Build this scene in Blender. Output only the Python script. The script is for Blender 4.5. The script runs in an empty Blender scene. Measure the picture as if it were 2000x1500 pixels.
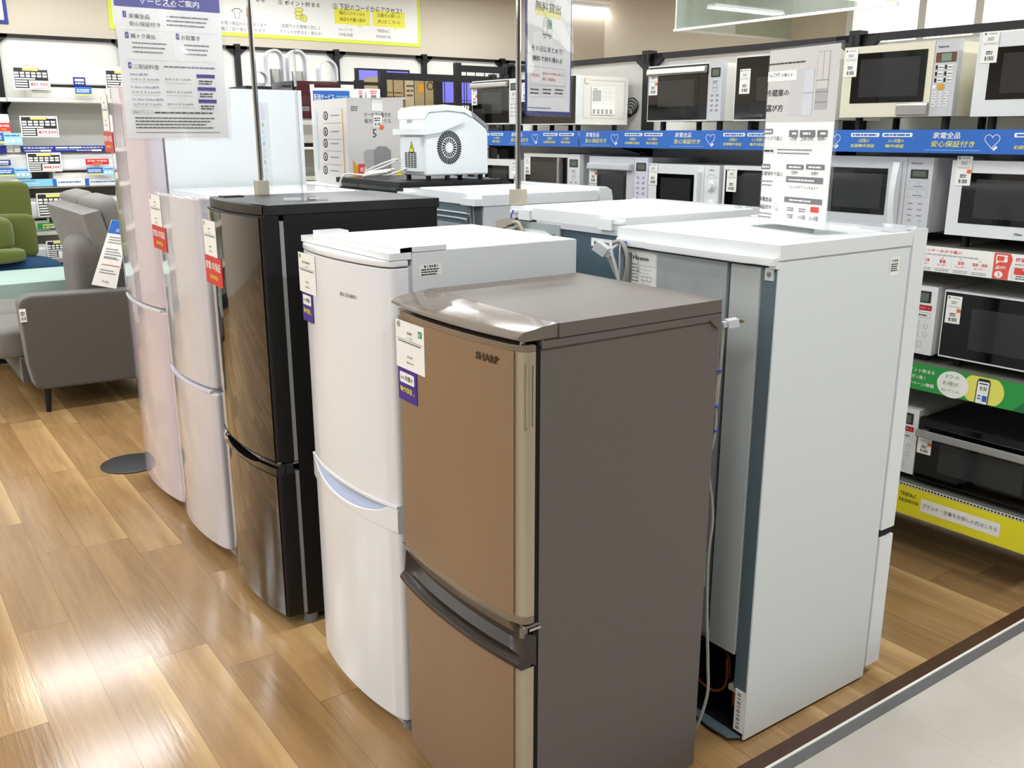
import bpy, bmesh, math, random
from mathutils import Vector, Matrix
random.seed(7)
C = bpy.context.scene.collection
SC = bpy.context.scene
V = Vector
R = math.radians
# ------------------------------------------------------------------ camera
F = 1813.0; CAMZ = 1.6
PITCH = math.atan(490 / F); YAW = R(35.41)
cd = bpy.data.cameras.new('camera'); cam = bpy.data.objects.new('camera', cd); C.objects.link(cam)
cd.sensor_fit = 'HORIZONTAL'; cd.sensor_width = 36; cd.lens = 36 * F / 2000; cd.clip_start = 0.05; cd.clip_end = 100
cam.location = (0, 0, CAMZ); cam.rotation_euler = (R(90) - PITCH, 0, -YAW)
SC.camera = cam
# ------------------------------------------------------------------ world, exposure
w = bpy.data.worlds.new('world'); SC.world = w; w.use_nodes = True
w.node_tree.nodes['Background'].inputs[0].default_value = (1, 0.98, 0.95, 1)
w.node_tree.nodes['Background'].inputs[1].default_value = 0.6
SC.view_settings.view_transform = 'Standard'; SC.view_settings.look = 'None'
SC.view_settings.exposure = 0.08; SC.view_settings.gamma = 1.0; SC.view_settings.use_curve_mapping = False
# ceiling lamps: (x, y) of every twin-tube batten, 3.1 m up
CEIL = 3.1
LAMPS = [(x, y) for y in (0.2, 2.6, 4.8, 6.7, 8.1) for x in (-5.35, -3.15, -0.95, 1.25, 3.45, 5.65)]
LAMP_W = 26.0

# ------------------------------------------------------------------ pixel rays (measuring aid)
fh = V((math.sin(YAW), math.cos(YAW), 0)); rt = V((math.cos(YAW), -math.sin(YAW), 0)); UP = V((0, 0, 1))
fwd = fh * math.cos(PITCH) - UP * math.sin(PITCH); cup = fh * math.sin(PITCH) + UP * math.cos(PITCH)
CP = V((0, 0, CAMZ))
def ray(x, y): return fwd + rt * ((x - 1000) / F) - cup * ((y - 750) / F)
def onX(x, y, c): d = ray(x, y); return CP + d * (c / d.x)
def onY(x, y, c): d = ray(x, y); return CP + d * (c / d.y)
def onZ(x, y, c): d = ray(x, y); return CP + d * ((c - CAMZ) / d.z)
def onP(x, y, O, N): d = ray(x, y); return CP + d * ((O - CP).dot(N) / d.dot(N))

# ------------------------------------------------------------------ materials
def lin(c):
    if isinstance(c, str): c = [int(c[i:i + 2], 16) / 255 for i in (0, 2, 4)]
    return tuple(((v / 12.92) if v <= 0.04045 else ((v + 0.055) / 1.055) ** 2.4) for v in c) + (1,)
MATS = {}
def mat(name, col, rough=0.5, metal=0.0, coat=0.0, trans=0.0, emit=0.0, bump=0.0, bscale=200, alpha=1.0, var=0.0, vscale=8, spec=0.5, ior=1.45, sheen=0, stretch=None):
    if name in MATS: return MATS[name]
    m = bpy.data.materials.new(name); m.use_nodes = True; nt = m.node_tree; N = nt.nodes; b = N['Principled BSDF']
    c = lin(col)
    b.inputs['Base Color'].default_value = c; b.inputs['Roughness'].default_value = rough; b.inputs['Metallic'].default_value = metal
    b.inputs['Coat Weight'].default_value = coat; b.inputs['Coat Roughness'].default_value = 0.03
    b.inputs['Transmission Weight'].default_value = trans; b.inputs['Alpha'].default_value = alpha
    b.inputs['Specular IOR Level'].default_value = spec; b.inputs['IOR'].default_value = ior
    b.inputs['Sheen Weight'].default_value = sheen
    if emit:
        b.inputs['Emission Color'].default_value = c; b.inputs['Emission Strength'].default_value = emit
    if bump or var:
        tc = N.new('ShaderNodeTexCoord'); src = tc.outputs['Object']
        if stretch:
            mp = N.new('ShaderNodeMapping'); mp.inputs['Scale'].default_value = stretch; nt.links.new(src, mp.inputs[0]); src = mp.outputs[0]
    if var:
        n = N.new('ShaderNodeTexNoise'); n.inputs['Scale'].default_value = vscale; n.inputs['Detail'].default_value = 4; nt.links.new(src, n.inputs['Vector'])
        mx = N.new('ShaderNodeMix'); mx.data_type = 'RGBA'
        mx.inputs[6].default_value = tuple(v * (1 - var) for v in c[:3]) + (1,); mx.inputs[7].default_value = tuple(min(1, v * (1 + var)) for v in c[:3]) + (1,)
        nt.links.new(n.outputs['Fac'], mx.inputs[0]); nt.links.new(mx.outputs[2], b.inputs['Base Color'])
    if bump:
        n2 = N.new('ShaderNodeTexNoise'); n2.inputs['Scale'].default_value = bscale; n2.inputs['Detail'].default_value = 3; nt.links.new(src, n2.inputs['Vector'])
        bp = N.new('ShaderNodeBump'); bp.inputs['Strength'].default_value = bump; bp.inputs['Distance'].default_value = 0.002
        nt.links.new(n2.outputs['Fac'], bp.inputs['Height']); nt.links.new(bp.outputs[0], b.inputs['Normal'])
    MATS[name] = m; return m

M = {}
def dm(k, *a, **kw): M[k] = mat(k, *a, **kw)
dm('white', 'e3e6e7', 0.35, bump=0.08, bscale=350)
dm('white_gloss', 'e9ecef', 0.16, coat=0.3)
dm('white_side', 'dfe4e6', 0.42, bump=0.12, bscale=420)
dm('pink_white', 'cec5cf', 0.06, coat=1.0)
dm('pearl_white', 'd0ced4', 0.07, coat=1.0)
dm('pearl_edge', 'd9d8e6', 0.2)
dm('paper', 'efefec', 0.55)
dm('paper_grey', 'c9c5c3', 0.5)
dm('card', 'f3f3ee', 0.5)
dm('ink', '2a2a2c', 0.6)
dm('ink_grey', '77777a', 0.6)
dm('ink_light', 'a9a9ab', 0.6)
dm('line', 'c2c2c2', 0.6)
dm('purple', '3a1d8c', 0.4)
dm('purple_soft', '4a4a96', 0.4)
dm('navy', '1f2a86', 0.4)
dm('blue', '2d6bc4', 0.4)
dm('blue_light', '8ccbe8', 0.4)
dm('cyan_paper', '9fd4e6', 0.5)
dm('lime', 'dbe84c', 0.5)
dm('yellow', 'ece32f', 0.4)
dm('yellow_pale', 'e9e56a', 0.5)
dm('green', '2f9a48', 0.4)
dm('green_dark', '24703a', 0.5)
dm('red', 'd2302c', 0.4)
dm('red_deep', 'b4151c', 0.4)
dm('red_soft', 'dc4b45', 0.45)
dm('coral', 'e2574c', 0.45)
dm('orange', 'e8702c', 0.45)
dm('wine', '4a1019', 0.25, coat=0.5)
dm('taupe', '645c56', 0.42, bump=0.25, bscale=500, var=0.03, vscale=60)
dm('taupe_gloss', '6f655b', 0.16, coat=0.5)
dm('taupe_dark', '2b241f', 0.3, coat=0.15)
dm('taupe_trim', '7c6d5b', 0.2, coat=0.4)
dm('gold', '9d8770', 0.38, metal=0.6, bump=0.2, bscale=600)
dm('champagne', 'b3a692', 0.38, metal=0.45)
dm('black_gloss', '0d0b0b', 0.06, coat=1.0)
dm('black', '0c0c0d', 0.45)
dm('black_side', '08080a', 0.5, bump=0.1, bscale=400)
dm('black_top', '1b1b1d', 0.34)
dm('black_metal', '17171a', 0.4, metal=0.2)
dm('dark_gap', '070707', 0.8)
dm('glass_black', '050506', 0.06, coat=0.3)
dm('window_grey', '2c2d2e', 0.12, coat=0.3)
dm('rubber_grey', 'a2a4a6', 0.55)
dm('grey_plastic', '8d8d8e', 0.45)
dm('light_grey', 'c9cbd0', 0.4)
dm('galv', 'b0b7b8', 0.45, metal=0.25, bump=0.3, bscale=60, var=0.12, vscale=14)
dm('galv_dark', '687980', 0.45, metal=0.35, bump=0.3, bscale=80, var=0.08, vscale=20)
dm('slate', '4f6470', 0.5, metal=0.3, bump=0.35, bscale=90)
dm('foil', 'bcc1c0', 0.5, metal=0.15, bump=0.3, bscale=300)
dm('steel', 'b9babb', 0.25, metal=1.0)
dm('chrome', 'd4d4d6', 0.09, metal=1.0)
dm('silver', 'b6b5b2', 0.3, metal=0.8)
dm('copper', 'a4582a', 0.35, metal=0.8)
dm('brass', 'b58f4a', 0.3, metal=0.9)
dm('cord_grey', '9c9a92', 0.5)
dm('cord_white', 'e9e9e2', 0.45)
dm('beige_plastic', 'b0aa9a', 0.55)
dm('tie_blue', '1f2fd0', 0.4)
dm('cream', 'e3dfc8', 0.3, coat=0.3)
dm('warm_white', 'e6e3dc', 0.45)
dm('shelf_white', 'dad9cf', 0.5)
dm('shelf_grey', '75756d', 0.5)
dm('panel_white', 'd3d2cd', 0.6)
dm('wall', 'd3c9b8', 0.8, bump=0.1, bscale=120)
dm('ceiling', 'd9d3c6', 0.9, bump=0.3, bscale=90)
dm('sofa_grey', '57534e', 0.9, bump=0.8, bscale=500, var=0.18, vscale=260, sheen=0.3)
dm('sofa_grey_light', '6f6c66', 0.9, bump=0.8, bscale=500, var=0.18, vscale=220, sheen=0.3)
dm('sofa_green', '535c1d', 0.85, bump=0.5, bscale=300, sheen=0.3)
dm('ottoman_blue', '123a5c', 0.85, bump=0.4, bscale=400)
dm('mint', 'a3b9af', 0.85, bump=0.5, bscale=400)
dm('cardboard', 'a8956c', 0.8)
dm('cardboard_light', 'c3b594', 0.8)
dm('box_grey', 'cfccc9', 0.6)
dm('amber', 'd99a2b', 0.5)
dm('screen_purple', '6d6ad8', 0.3, emit=0.35)
dm('lcd', '5e6a5c', 0.2)
dm('lcd_green', '7f9a84', 0.25)
dm('tube', 'ffffff', 0.3, emit=5.0)
dm('daylight', 'fffefa', 0.4, emit=1.35)
dm('brown_strip', '4a3225', 0.32, var=0.15, vscale=20)
dm('grey_strip', '6a6a6c', 0.35, var=0.08, vscale=30)
dm('white_strip', 'f0efe8', 0.4)
dm('plant_brown', '6b4a34', 0.7)
dm('ice_white', 'e3e8e9', 0.22, coat=0.2)
dm('smoke_lid', '8e9092', 0.15)
dm('grip_blue', 'b9c6e2', 0.35)
dm('heart', 'e9f0ff', 0.5)

def glassy(name, col, opac, rough=0.03, base=0.035):
    m = bpy.data.materials.new(name); m.use_nodes = True; nt = m.node_tree; N = nt.nodes
    for n in list(N): N.remove(n)
    out = N.new('ShaderNodeOutputMaterial'); t = N.new('ShaderNodeBsdfTransparent'); g = N.new('ShaderNodeBsdfGlossy')
    d = N.new('ShaderNodeBsdfDiffuse'); m1 = N.new('ShaderNodeMixShader'); m2 = N.new('ShaderNodeMixShader'); lw = N.new('ShaderNodeLayerWeight'); pw_ = N.new('ShaderNodeMath'); pw_.operation = 'POWER'; pw_.inputs[1].default_value = 5.5; nt.links.new(lw.outputs['Facing'], pw_.inputs[0]); ad = N.new('ShaderNodeMath'); ad.operation = 'ADD'; ad.inputs[1].default_value = base; ad.use_clamp = True; nt.links.new(pw_.outputs[0], ad.inputs[0])
    t.inputs[0].default_value = lin(col); g.inputs['Roughness'].default_value = rough; d.inputs[0].default_value = lin(col)
    m1.inputs[0].default_value = opac
    nt.links.new(t.outputs[0], m1.inputs[1]); nt.links.new(d.outputs[0], m1.inputs[2])
    nt.links.new(ad.outputs[0], m2.inputs[0]); nt.links.new(m1.outputs[0], m2.inputs[1]); nt.links.new(g.outputs[0], m2.inputs[2])
    nt.links.new(m2.outputs[0], out.inputs[0]); M[name] = m
glassy('acrylic', 'f8fafa', 0.04)
glassy('sleeve', 'fafafc', 0.06, 0.05, 0.09)
glassy('smoke_glass', 'dfe7e0', 0.14, 0.02, 0.07)

def wood_floor():
    m = bpy.data.materials.new('wood_plank_floor'); m.use_nodes = True; nt = m.node_tree; N = nt.nodes; L = nt.links.new; b = N['Principled BSDF']
    def math_(op, a, b_=None, c=None):
        n = N.new('ShaderNodeMath'); n.operation = op
        for i, v in enumerate((a, b_, c)):
            if v is None: continue
            if isinstance(v, (int, float)): n.inputs[i].default_value = v
            else: L(v, n.inputs[i])
        return n.outputs[0]
    g = N.new('ShaderNodeNewGeometry'); s = N.new('ShaderNodeSeparateXYZ'); L(g.outputs['Position'], s.inputs[0])
    PW = 0.1655
    xr = math_('DIVIDE', math_('ADD', s.outputs[0], 8.02), PW); xi = math_('FLOOR', xr); xf = math_('FRACT', xr)
    wn = N.new('ShaderNodeTexWhiteNoise'); wn.noise_dimensions = '1D'; L(xi, wn.inputs['W'])
    yr = math_('ADD', math_('ADD', s.outputs[1], 10), wn.outputs['Value']); yi = math_('FLOOR', yr); yf = math_('FRACT', yr)
    cb = N.new('ShaderNodeCombineXYZ'); L(xi, cb.inputs[0]); L(yi, cb.inputs[1])
    wn2 = N.new('ShaderNodeTexWhiteNoise'); wn2.noise_dimensions = '2D'; L(cb.outputs[0], wn2.inputs['Vector'])
    # grain
    cb2 = N.new('ShaderNodeCombineXYZ'); L(math_('MULTIPLY', s.outputs[0], 14.0), cb2.inputs[0]); L(math_('MULTIPLY', s.outputs[1], 1.3), cb2.inputs[1]); L(math_('MULTIPLY', wn2.outputs['Value'], 40), cb2.inputs[2])
    n1 = N.new('ShaderNodeTexNoise'); n1.inputs['Scale'].default_value = 1.0; n1.inputs['Detail'].default_value = 6; n1.inputs['Distortion'].default_value = 0.6; L(cb2.outputs[0], n1.inputs['Vector'])
    cb3 = N.new('ShaderNodeCombineXYZ'); L(math_('MULTIPLY', s.outputs[0], 90.0), cb3.inputs[0]); L(math_('MULTIPLY', s.outputs[1], 5), cb3.inputs[1]); L(math_('MULTIPLY', wn2.outputs['Value'], 70), cb3.inputs[2])
    n2 = N.new('ShaderNodeTexNoise'); n2.inputs['Scale'].default_value = 1.0; n2.inputs['Detail'].default_value = 5; L(cb3.outputs[0], n2.inputs['Vector'])
    rp = N.new('ShaderNodeValToRGB'); e = rp.color_ramp.elements
    e[0].position = 0.0; e[0].color = lin('80623f'); e[1].position = 1.0; e[1].color = lin('c9a878')
    k = rp.color_ramp.elements.new(0.45); k.color = lin('9c7b52')
    k = rp.color_ramp.elements.new(0.72); k.color = lin('af8d60')
    f = math_('ADD', math_('MULTIPLY', wn2.outputs['Value'], 0.34), math_('MULTIPLY', math_('SUBTRACT', n1.outputs['Fac'], 0.22), 0.85))
    f = math_('ADD', f, math_('MULTIPLY', math_('SUBTRACT', n2.outputs['Fac'], 0.5), 0.45)); L(f, rp.inputs[0])
    # pale sapwood edge on some planks
    edge = math_('GREATER_THAN', wn2.outputs['Value'], 0.55)
    st = N.new('ShaderNodeMapRange'); st.interpolation_type = 'SMOOTHSTEP'; st.inputs['From Min'].default_value = 0.62; st.inputs['From Max'].default_value = 1.0
    nz = math_('ADD', xf, math_('MULTIPLY', math_('SUBTRACT', n1.outputs['Fac'], 0.5), 0.5)); L(nz, st.inputs[0])
    mx0 = N.new('ShaderNodeMix'); mx0.data_type = 'RGBA'; L(math_('MULTIPLY', math_('MULTIPLY', edge, st.outputs[0]), 0.5), mx0.inputs[0]); L(rp.outputs[0], mx0.inputs[6]); mx0.inputs[7].default_value = lin('d3b27c')
    # seams
    sx = math_('LESS_THAN', math_('MINIMUM', xf, math_('SUBTRACT', 1, xf)), 0.007)
    sy = math_('LESS_THAN', math_('MINIMUM', yf, math_('SUBTRACT', 1, yf)), 0.0015)
    seam = math_('MAXIMUM', sx, sy)
    mx = N.new('ShaderNodeMix'); mx.data_type = 'RGBA'; L(math_('MULTIPLY', seam, 0.55), mx.inputs[0]); L(mx0.outputs[2], mx.inputs[6]); mx.inputs[7].default_value = lin('5d4428')
    L(mx.outputs[2], b.inputs['Base Color'])
    b.inputs['Roughness'].default_value = 0.15; b.inputs['Specular IOR Level'].default_value = 0.5
    bp = N.new('ShaderNodeBump'); bp.inputs['Strength'].default_value = 0.22; bp.inputs['Distance'].default_value = 0.002
    L(math_('SUBTRACT', n2.outputs['Fac'], math_('MULTIPLY', seam, 0.8)), bp.inputs['Height']); L(bp.outputs[0], b.inputs['Normal'])
    M['wood_floor'] = m
def tile_floor():
    m = bpy.data.materials.new('grey_tile_floor'); m.use_nodes = True; nt = m.node_tree; N = nt.nodes; L = nt.links.new; b = N['Principled BSDF']
    tc = N.new('ShaderNodeTexCoord')
    n = N.new('ShaderNodeTexNoise'); n.inputs['Scale'].default_value = 3; n.inputs['Detail'].default_value = 8; L(tc.outputs['Object'], n.inputs['Vector'])
    r = N.new('ShaderNodeValToRGB'); r.color_ramp.elements[0].color = lin('c3bdb3'); r.color_ramp.elements[0].position = 0.3; r.color_ramp.elements[1].color = lin('d2cdc4'); r.color_ramp.elements[1].position = 0.7
    L(n.outputs['Fac'], r.inputs[0])
    br = N.new('ShaderNodeTexBrick'); br.offset = 0; br.inputs['Scale'].default_value = 1; br.inputs['Brick Width'].default_value = 0.45; br.inputs['Row Height'].default_value = 0.45; br.inputs['Mortar Size'].default_value = 0.0012
    br.inputs['Color1'].default_value = (1, 1, 1, 1); br.inputs['Color2'].default_value = (0.97, 0.97, 0.97, 1); br.inputs['Mortar'].default_value = (0.8, 0.8, 0.8, 1)
    L(tc.outputs['Object'], br.inputs['Vector'])
    mx = N.new('ShaderNodeMix'); mx.data_type = 'RGBA'; mx.blend_type = 'MULTIPLY'; mx.inputs[0].default_value = 1; L(r.outputs[0], mx.inputs[6]); L(br.outputs[0], mx.inputs[7])
    L(mx.outputs[2], b.inputs['Base Color']); b.inputs['Roughness'].default_value = 0.45
    M['tile_floor'] = m
wood_floor(); tile_floor()

# ------------------------------------------------------------------ mesh builder
TXT = {}
def tmesh(s, bold=0.0):
    if any(ord(c_) > 0x2E80 for c_ in s): bold = min(bold, 0.011)
    k = (s, bold)
    if k in TXT: return TXT[k]
    cu = bpy.data.curves.new('t', 'FONT'); cu.body = s; cu.resolution_u = 1; cu.offset = bold
    o = bpy.data.objects.new('t', cu); me = bpy.data.meshes.new_from_object(o)
    vs = [(v.co.x, v.co.y) for v in me.vertices]; fs = [tuple(p.vertices) for p in me.polygons]
    bpy.data.objects.remove(o); bpy.data.curves.remove(cu); bpy.data.meshes.remove(me)
    if vs:
        x0 = min(v[0] for v in vs); x1 = max(v[0] for v in vs); y0 = min(v[1] for v in vs); y1 = max(v[1] for v in vs)
        vs = [((v[0] - x0) / max(x1 - x0, 1e-6), (v[1] - y0) / max(y1 - y0, 1e-6)) for v in vs]
        TXT[k] = (vs, fs, (x1 - x0) / max(y1 - y0, 1e-6))
    else: TXT[k] = ([], [], 1)
    return TXT[k]

class B:
    def __init__(s): s.v = []; s.f = []; s.m = []; s.mats = []
    def mi(s, m):
        m = M[m] if isinstance(m, str) else m
        if m not in s.mats: s.mats.append(m)
        return s.mats.index(m)
    def add(s, vs, fs, m):
        o = len(s.v); i = s.mi(m); s.v += [tuple(v) for v in vs]
        for f in fs: s.f.append(tuple(a + o for a in f)); s.m.append(i)
    def _bm(s, vs, fs, m, bev, seg=2, mx=None):
        bm = bmesh.new(); vv = [bm.verts.new(v) for v in vs]
        for f in fs: bm.faces.new([vv[a] for a in f])
        if bev:
            eds = [e for e in bm.edges if len(e.link_faces) == 2 and e.calc_face_angle(0) > 0.5]
            bmesh.ops.bevel(bm, geom=eds, offset=bev, segments=seg, profile=0.5, affect='EDGES', clamp_overlap=True)
        bm.verts.index_update()
        vs = [mx @ v.co if mx else v.co.copy() for v in bm.verts]; s.add(vs, [[v.index for v in f.verts] for f in bm.faces], m); bm.free()
    def box(s, x0, y0, z0, x1, y1, z1, m, bev=0, seg=2, mx=None):
        x0, x1 = sorted((x0, x1)); y0, y1 = sorted((y0, y1)); z0, z1 = sorted((z0, z1))
        vs = [(x, y, z) for z in (z0, z1) for y in (y0, y1) for x in (x0, x1)]
        fs = [(0, 2, 3, 1), (4, 5, 7, 6), (0, 1, 5, 4), (2, 6, 7, 3), (1, 3, 7, 5), (0, 4, 6, 2)]
        s._bm(vs, fs, m, bev, seg, mx); return s
    def prism(s, pts, axis, a0, a1, m, bev=0, seg=2):
        """extrude a 2D polygon; axis 'z': pts=(x,y), 'y': pts=(x,z), 'x': pts=(y,z)"""
        def p3(p, a): return {'z': (p[0], p[1], a), 'y': (p[0], a, p[1]), 'x': (a, p[0], p[1])}[axis]
        n = len(pts); vs = [p3(p, a0) for p in pts] + [p3(p, a1) for p in pts]
        fs = [tuple(range(n - 1, -1, -1)), tuple(range(n, 2 * n))] + [(i, (i + 1) % n, n + (i + 1) % n, n + i) for i in range(n)]
        bm = bmesh.new(); vv = [bm.verts.new(v) for v in vs]
        for f in fs: bm.faces.new([vv[a] for a in f])
        bmesh.ops.recalc_face_normals(bm, faces=bm.faces)
        if bev:
            eds = [e for e in bm.edges if e.calc_face_angle(0) > 0.45]
            bmesh.ops.bevel(bm, geom=eds, offset=bev, segments=seg, profile=0.5, affect='EDGES', clamp_overlap=True)
        bm.verts.index_update(); s.add([v.co.copy() for v in bm.verts], [[v.index for v in f.verts] for f in bm.faces], m); bm.free(); return s
    def loft(s, secs, m, closed=True, caps=True):
        n = len(secs[0]); vs = [p for sc in secs for p in sc]; fs = []
        for k in range(len(secs) - 1):
            for i in range(n if closed else n - 1):
                j = (i + 1) % n; fs.append((k * n + i, k * n + j, (k + 1) * n + j, (k + 1) * n + i))
        if caps and closed: fs += [tuple(range(n - 1, -1, -1)), tuple(range((len(secs) - 1) * n, len(secs) * n))]
        s.add(vs, fs, m); return s
    def tube(s, pts, r, m, n=8, caps=True):
        pts = [V(p) for p in pts]; secs = []; up = None
        if 4 <= len(pts) <= 14 and not isinstance(r, (list, tuple)):
            q = [pts[0]] + pts + [pts[-1]]; out = []
            for i in range(1, len(q) - 2):
                a, b_, c, d = q[i - 1:i + 3]
                for j in range(5): t = j / 5; out.append(.5 * ((2 * b_) + (c - a) * t + (2 * a - 5 * b_ + 4 * c - d) * t * t + (3 * b_ - a - 3 * c + d) * t ** 3))
            pts = out + [pts[-1]]
        for i, p in enumerate(pts):
            t = (pts[min(i + 1, len(pts) - 1)] - pts[max(i - 1, 0)]).normalized()
            if up is None: up = V((0, 0, 1)) if abs(t.z) < 0.9 else V((1, 0, 0))
            a = up - t * up.dot(t)
            if a.length < 1e-4: a = t.orthogonal()
            a.normalize(); up = a; b = t.cross(a); rr = r[i] if isinstance(r, (list, tuple)) else r
            secs.append([p + (a * math.cos(q) + b * math.sin(q)) * rr for q in [2 * math.pi * j / n for j in range(n)]])
        return s.loft(secs, m, True, caps)
    def pillow(s, c, r, m, e=.45, mx=None, n=24, k=14):
        def sp(v, q): return math.copysign(abs(v) ** q, v)
        vs = []
        for j in range(k + 1):
            ph = -math.pi / 2 + math.pi * j / k
            for i in range(n):
                th = 2 * math.pi * i / n; p = V((c[0] + r[0] * sp(math.cos(ph), e) * sp(math.cos(th), e), c[1] + r[1] * sp(math.cos(ph), e) * sp(math.sin(th), e), c[2] + r[2] * sp(math.sin(ph), e)))
                vs.append(mx @ p if mx else p)
        fs = [(j * n + i, j * n + (i + 1) % n, (j + 1) * n + (i + 1) % n, (j + 1) * n + i) for j in range(k) for i in range(n)]
        s.add(vs, fs, m); return s
    def cyl(s, p0, p1, r, m, n=24, r2=None): return s.tube([p0, p1], [r, r if r2 is None else r2], m, n)
    def lathe(s, prof, m, n=28, c=(0, 0, 0)):
        secs = [[(c[0] + r * math.cos(2 * math.pi * j / n), c[1] + r * math.sin(2 * math.pi * j / n), c[2] + z) for j in range(n)] for r, z in prof]
        return s.loft(secs, m, True, True)
    def grid(s, fn, nu, nv, m):
        vs = [fn(i / nu, j / nv) for j in range(nv + 1) for i in range(nu + 1)]
        fs = [(j * (nu + 1) + i, j * (nu + 1) + i + 1, (j + 1) * (nu + 1) + i + 1, (j + 1) * (nu + 1) + i) for j in range(nv) for i in range(nu)]
        s.add(vs, fs, m); return s
    def build(s, name, parent=None, label=None, smooth=True):
        me = bpy.data.meshes.new(name); me.from_pydata(s.v, [], s.f)
        for m in s.mats: me.materials.append(m)
        me.polygons.foreach_set('material_index', s.m)
        if smooth:
            me.polygons.foreach_set('use_smooth', [True] * len(s.f)); me.set_sharp_from_angle(angle=R(32))
        me.update(); o = bpy.data.objects.new(name, me); C.objects.link(o)
        if smooth and len(s.f) > 6:
            wn = o.modifiers.new('weighted_normals', 'WEIGHTED_NORMAL'); wn.keep_sharp = True; wn.weight = 80
        if parent: o.parent = parent
        if label: o['label'] = label
        return o

class Face:
    """a printable surface: maps (u, v, n) to a point; prints sit a hair above it"""
    def __init__(s, b, O, U, W, org=None):
        s.b = b; s.O = V(O); s.U = V(U).normalized(); s.W = V(W).normalized(); s.N = s.U.cross(s.W); s.k = 0; s.org = org; s.curved = None
    def P(s, u, v, n): return s.curved(u, v, n) if s.curved else s.O + s.U * u + s.W * v + s.N * n
    def px(s, x, y):                   # image point -> (u, v) on the plane; org = matrix of the thing
        O = s.org @ s.O; r3 = s.org.to_3x3(); p = onP(x, y, O, r3 @ s.N) - O
        return p.dot(r3 @ s.U), p.dot(r3 @ s.W)
    def rect(s, u0, v0, u1, v1, m, n=0.0006, seg=1):
        if s.curved: seg = max(seg, 6)
        for i in range(seg):
            a = u0 + (u1 - u0) * i / seg; c = u0 + (u1 - u0) * (i + 1) / seg
            s.b.add([s.P(a, v0, n), s.P(c, v0, n), s.P(c, v1, n), s.P(a, v1, n)], [(0, 1, 2, 3)], m)
    def poly(s, pts, m, n=0.0006): s.b.add([s.P(u, v, n) for u, v in pts], [tuple(range(len(pts)))], m)
    def rrect(s, u0, v0, u1, v1, r, m, n=0.0006):
        pts = []
        for cx, cy, a0 in ((u1 - r, v0 + r, -90), (u1 - r, v1 - r, 0), (u0 + r, v1 - r, 90), (u0 + r, v0 + r, 180)):
            for q in range(4): a = R(a0 + q * 30); pts.append((cx + r * math.cos(a), cy + r * math.sin(a)))
        s.poly(pts, m, n)
    def frame(s, u0, v0, u1, v1, t, m, n=0.0008):
        s.rect(u0, v0, u1, v0 + t, m, n); s.rect(u0, v1 - t, u1, v1, m, n); s.rect(u0, v0, u0 + t, v1, m, n); s.rect(u1 - t, v0, u1, v1, m, n)
    def disc(s, u, v, r, m, n=0.0006, k=20, ry=None): s.poly([(u + r * math.cos(2 * math.pi * i / k), v + (ry or r) * math.sin(2 * math.pi * i / k)) for i in range(k)], m, n)
    def ring(s, u, v, r, t, m, n=0.0008, k=20, ry=None):
        ry = ry or r
        for i in range(k):
            a, c = 2 * math.pi * i / k, 2 * math.pi * (i + 1) / k
            s.poly([(u + r * math.cos(a), v + ry * math.sin(a)), (u + r * math.cos(c), v + ry * math.sin(c)), (u + (r - t) * math.cos(c), v + (ry - t) * math.sin(c)), (u + (r - t) * math.cos(a), v + (ry - t) * math.sin(a))], m, n)
    def stroke(s, pts, t, m, n=0.0008):
        for (a, b_), (c, d) in zip(pts, pts[1:]):
            l = math.hypot(c - a, d - b_) or 1; x, y = -(d - b_) / l * t / 2, (c - a) / l * t / 2
            s.poly([(a - x, b_ - y), (c - x, d - y), (c + x, d + y), (a + x, b_ + y)], m, n)
    def text(s, t, u, v, h, m, w=None, n=0.0011, bold=0.0, al='l', slant=0.0):
        vs, fs, asp = tmesh(t, bold); w = w or asp * h
        if al == 'c': u -= w / 2
        if al == 'r': u -= w
        s.b.add([s.P(u + a * w + slant * c * h, v + c * h, n) for a, c in vs], fs, m)
    def bars(s, u, v, w, h, m, k=1, gap=1.9, n=0.001, rag=0.12):
        """lines of print too small to read"""
        for i in range(k):
            x = u; e = u + w * (1 - rag * ((i * 37) % 5) / 4)
            while x < e:
                l = min(h * (1.4 + ((int(x * 9973) + i * 7) % 5) * 0.8), e - x); s.rect(x, v - i * h * gap, x + l, v - i * h * gap + h, m, n); x += l + h * 0.5
    def barcode(s, u, v, w, h, m, k=18, n=0.001):
        for i in range(k):
            if (i * 7 + 3) % 5 < 3: s.rect(u + w * i / k, v, u + w * (i + 0.55 + 0.4 * ((i * 3) % 2)) / k, v + h, m, n)

def thing(name, label, cat, loc=(0, 0, 0), rz=0, group=None):
    o = bpy.data.objects.new(name, None); C.objects.link(o); o.location = loc; o.rotation_euler = (0, 0, rz); o.empty_display_size = 0.1
    o['label'] = label; o['category'] = cat
    if group: o['group'] = group
    return o
def tag(o, label, cat, group=None):
    o['label'] = label; o['category'] = cat
    if group: o['group'] = group
    return o
def mtx(o): return Matrix.Translation(o.location) @ Matrix.Rotation(o.rotation_euler[2], 4, 'Z')
def struct(name, b):
    o = b.build(name); o['kind'] = 'structure'; return o
def copy_tree(o, parent=None):
    c = o.copy(); C.objects.link(c)
    if parent: c.parent = parent
    for ch in o.children: copy_tree(ch, c)
    return c
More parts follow.
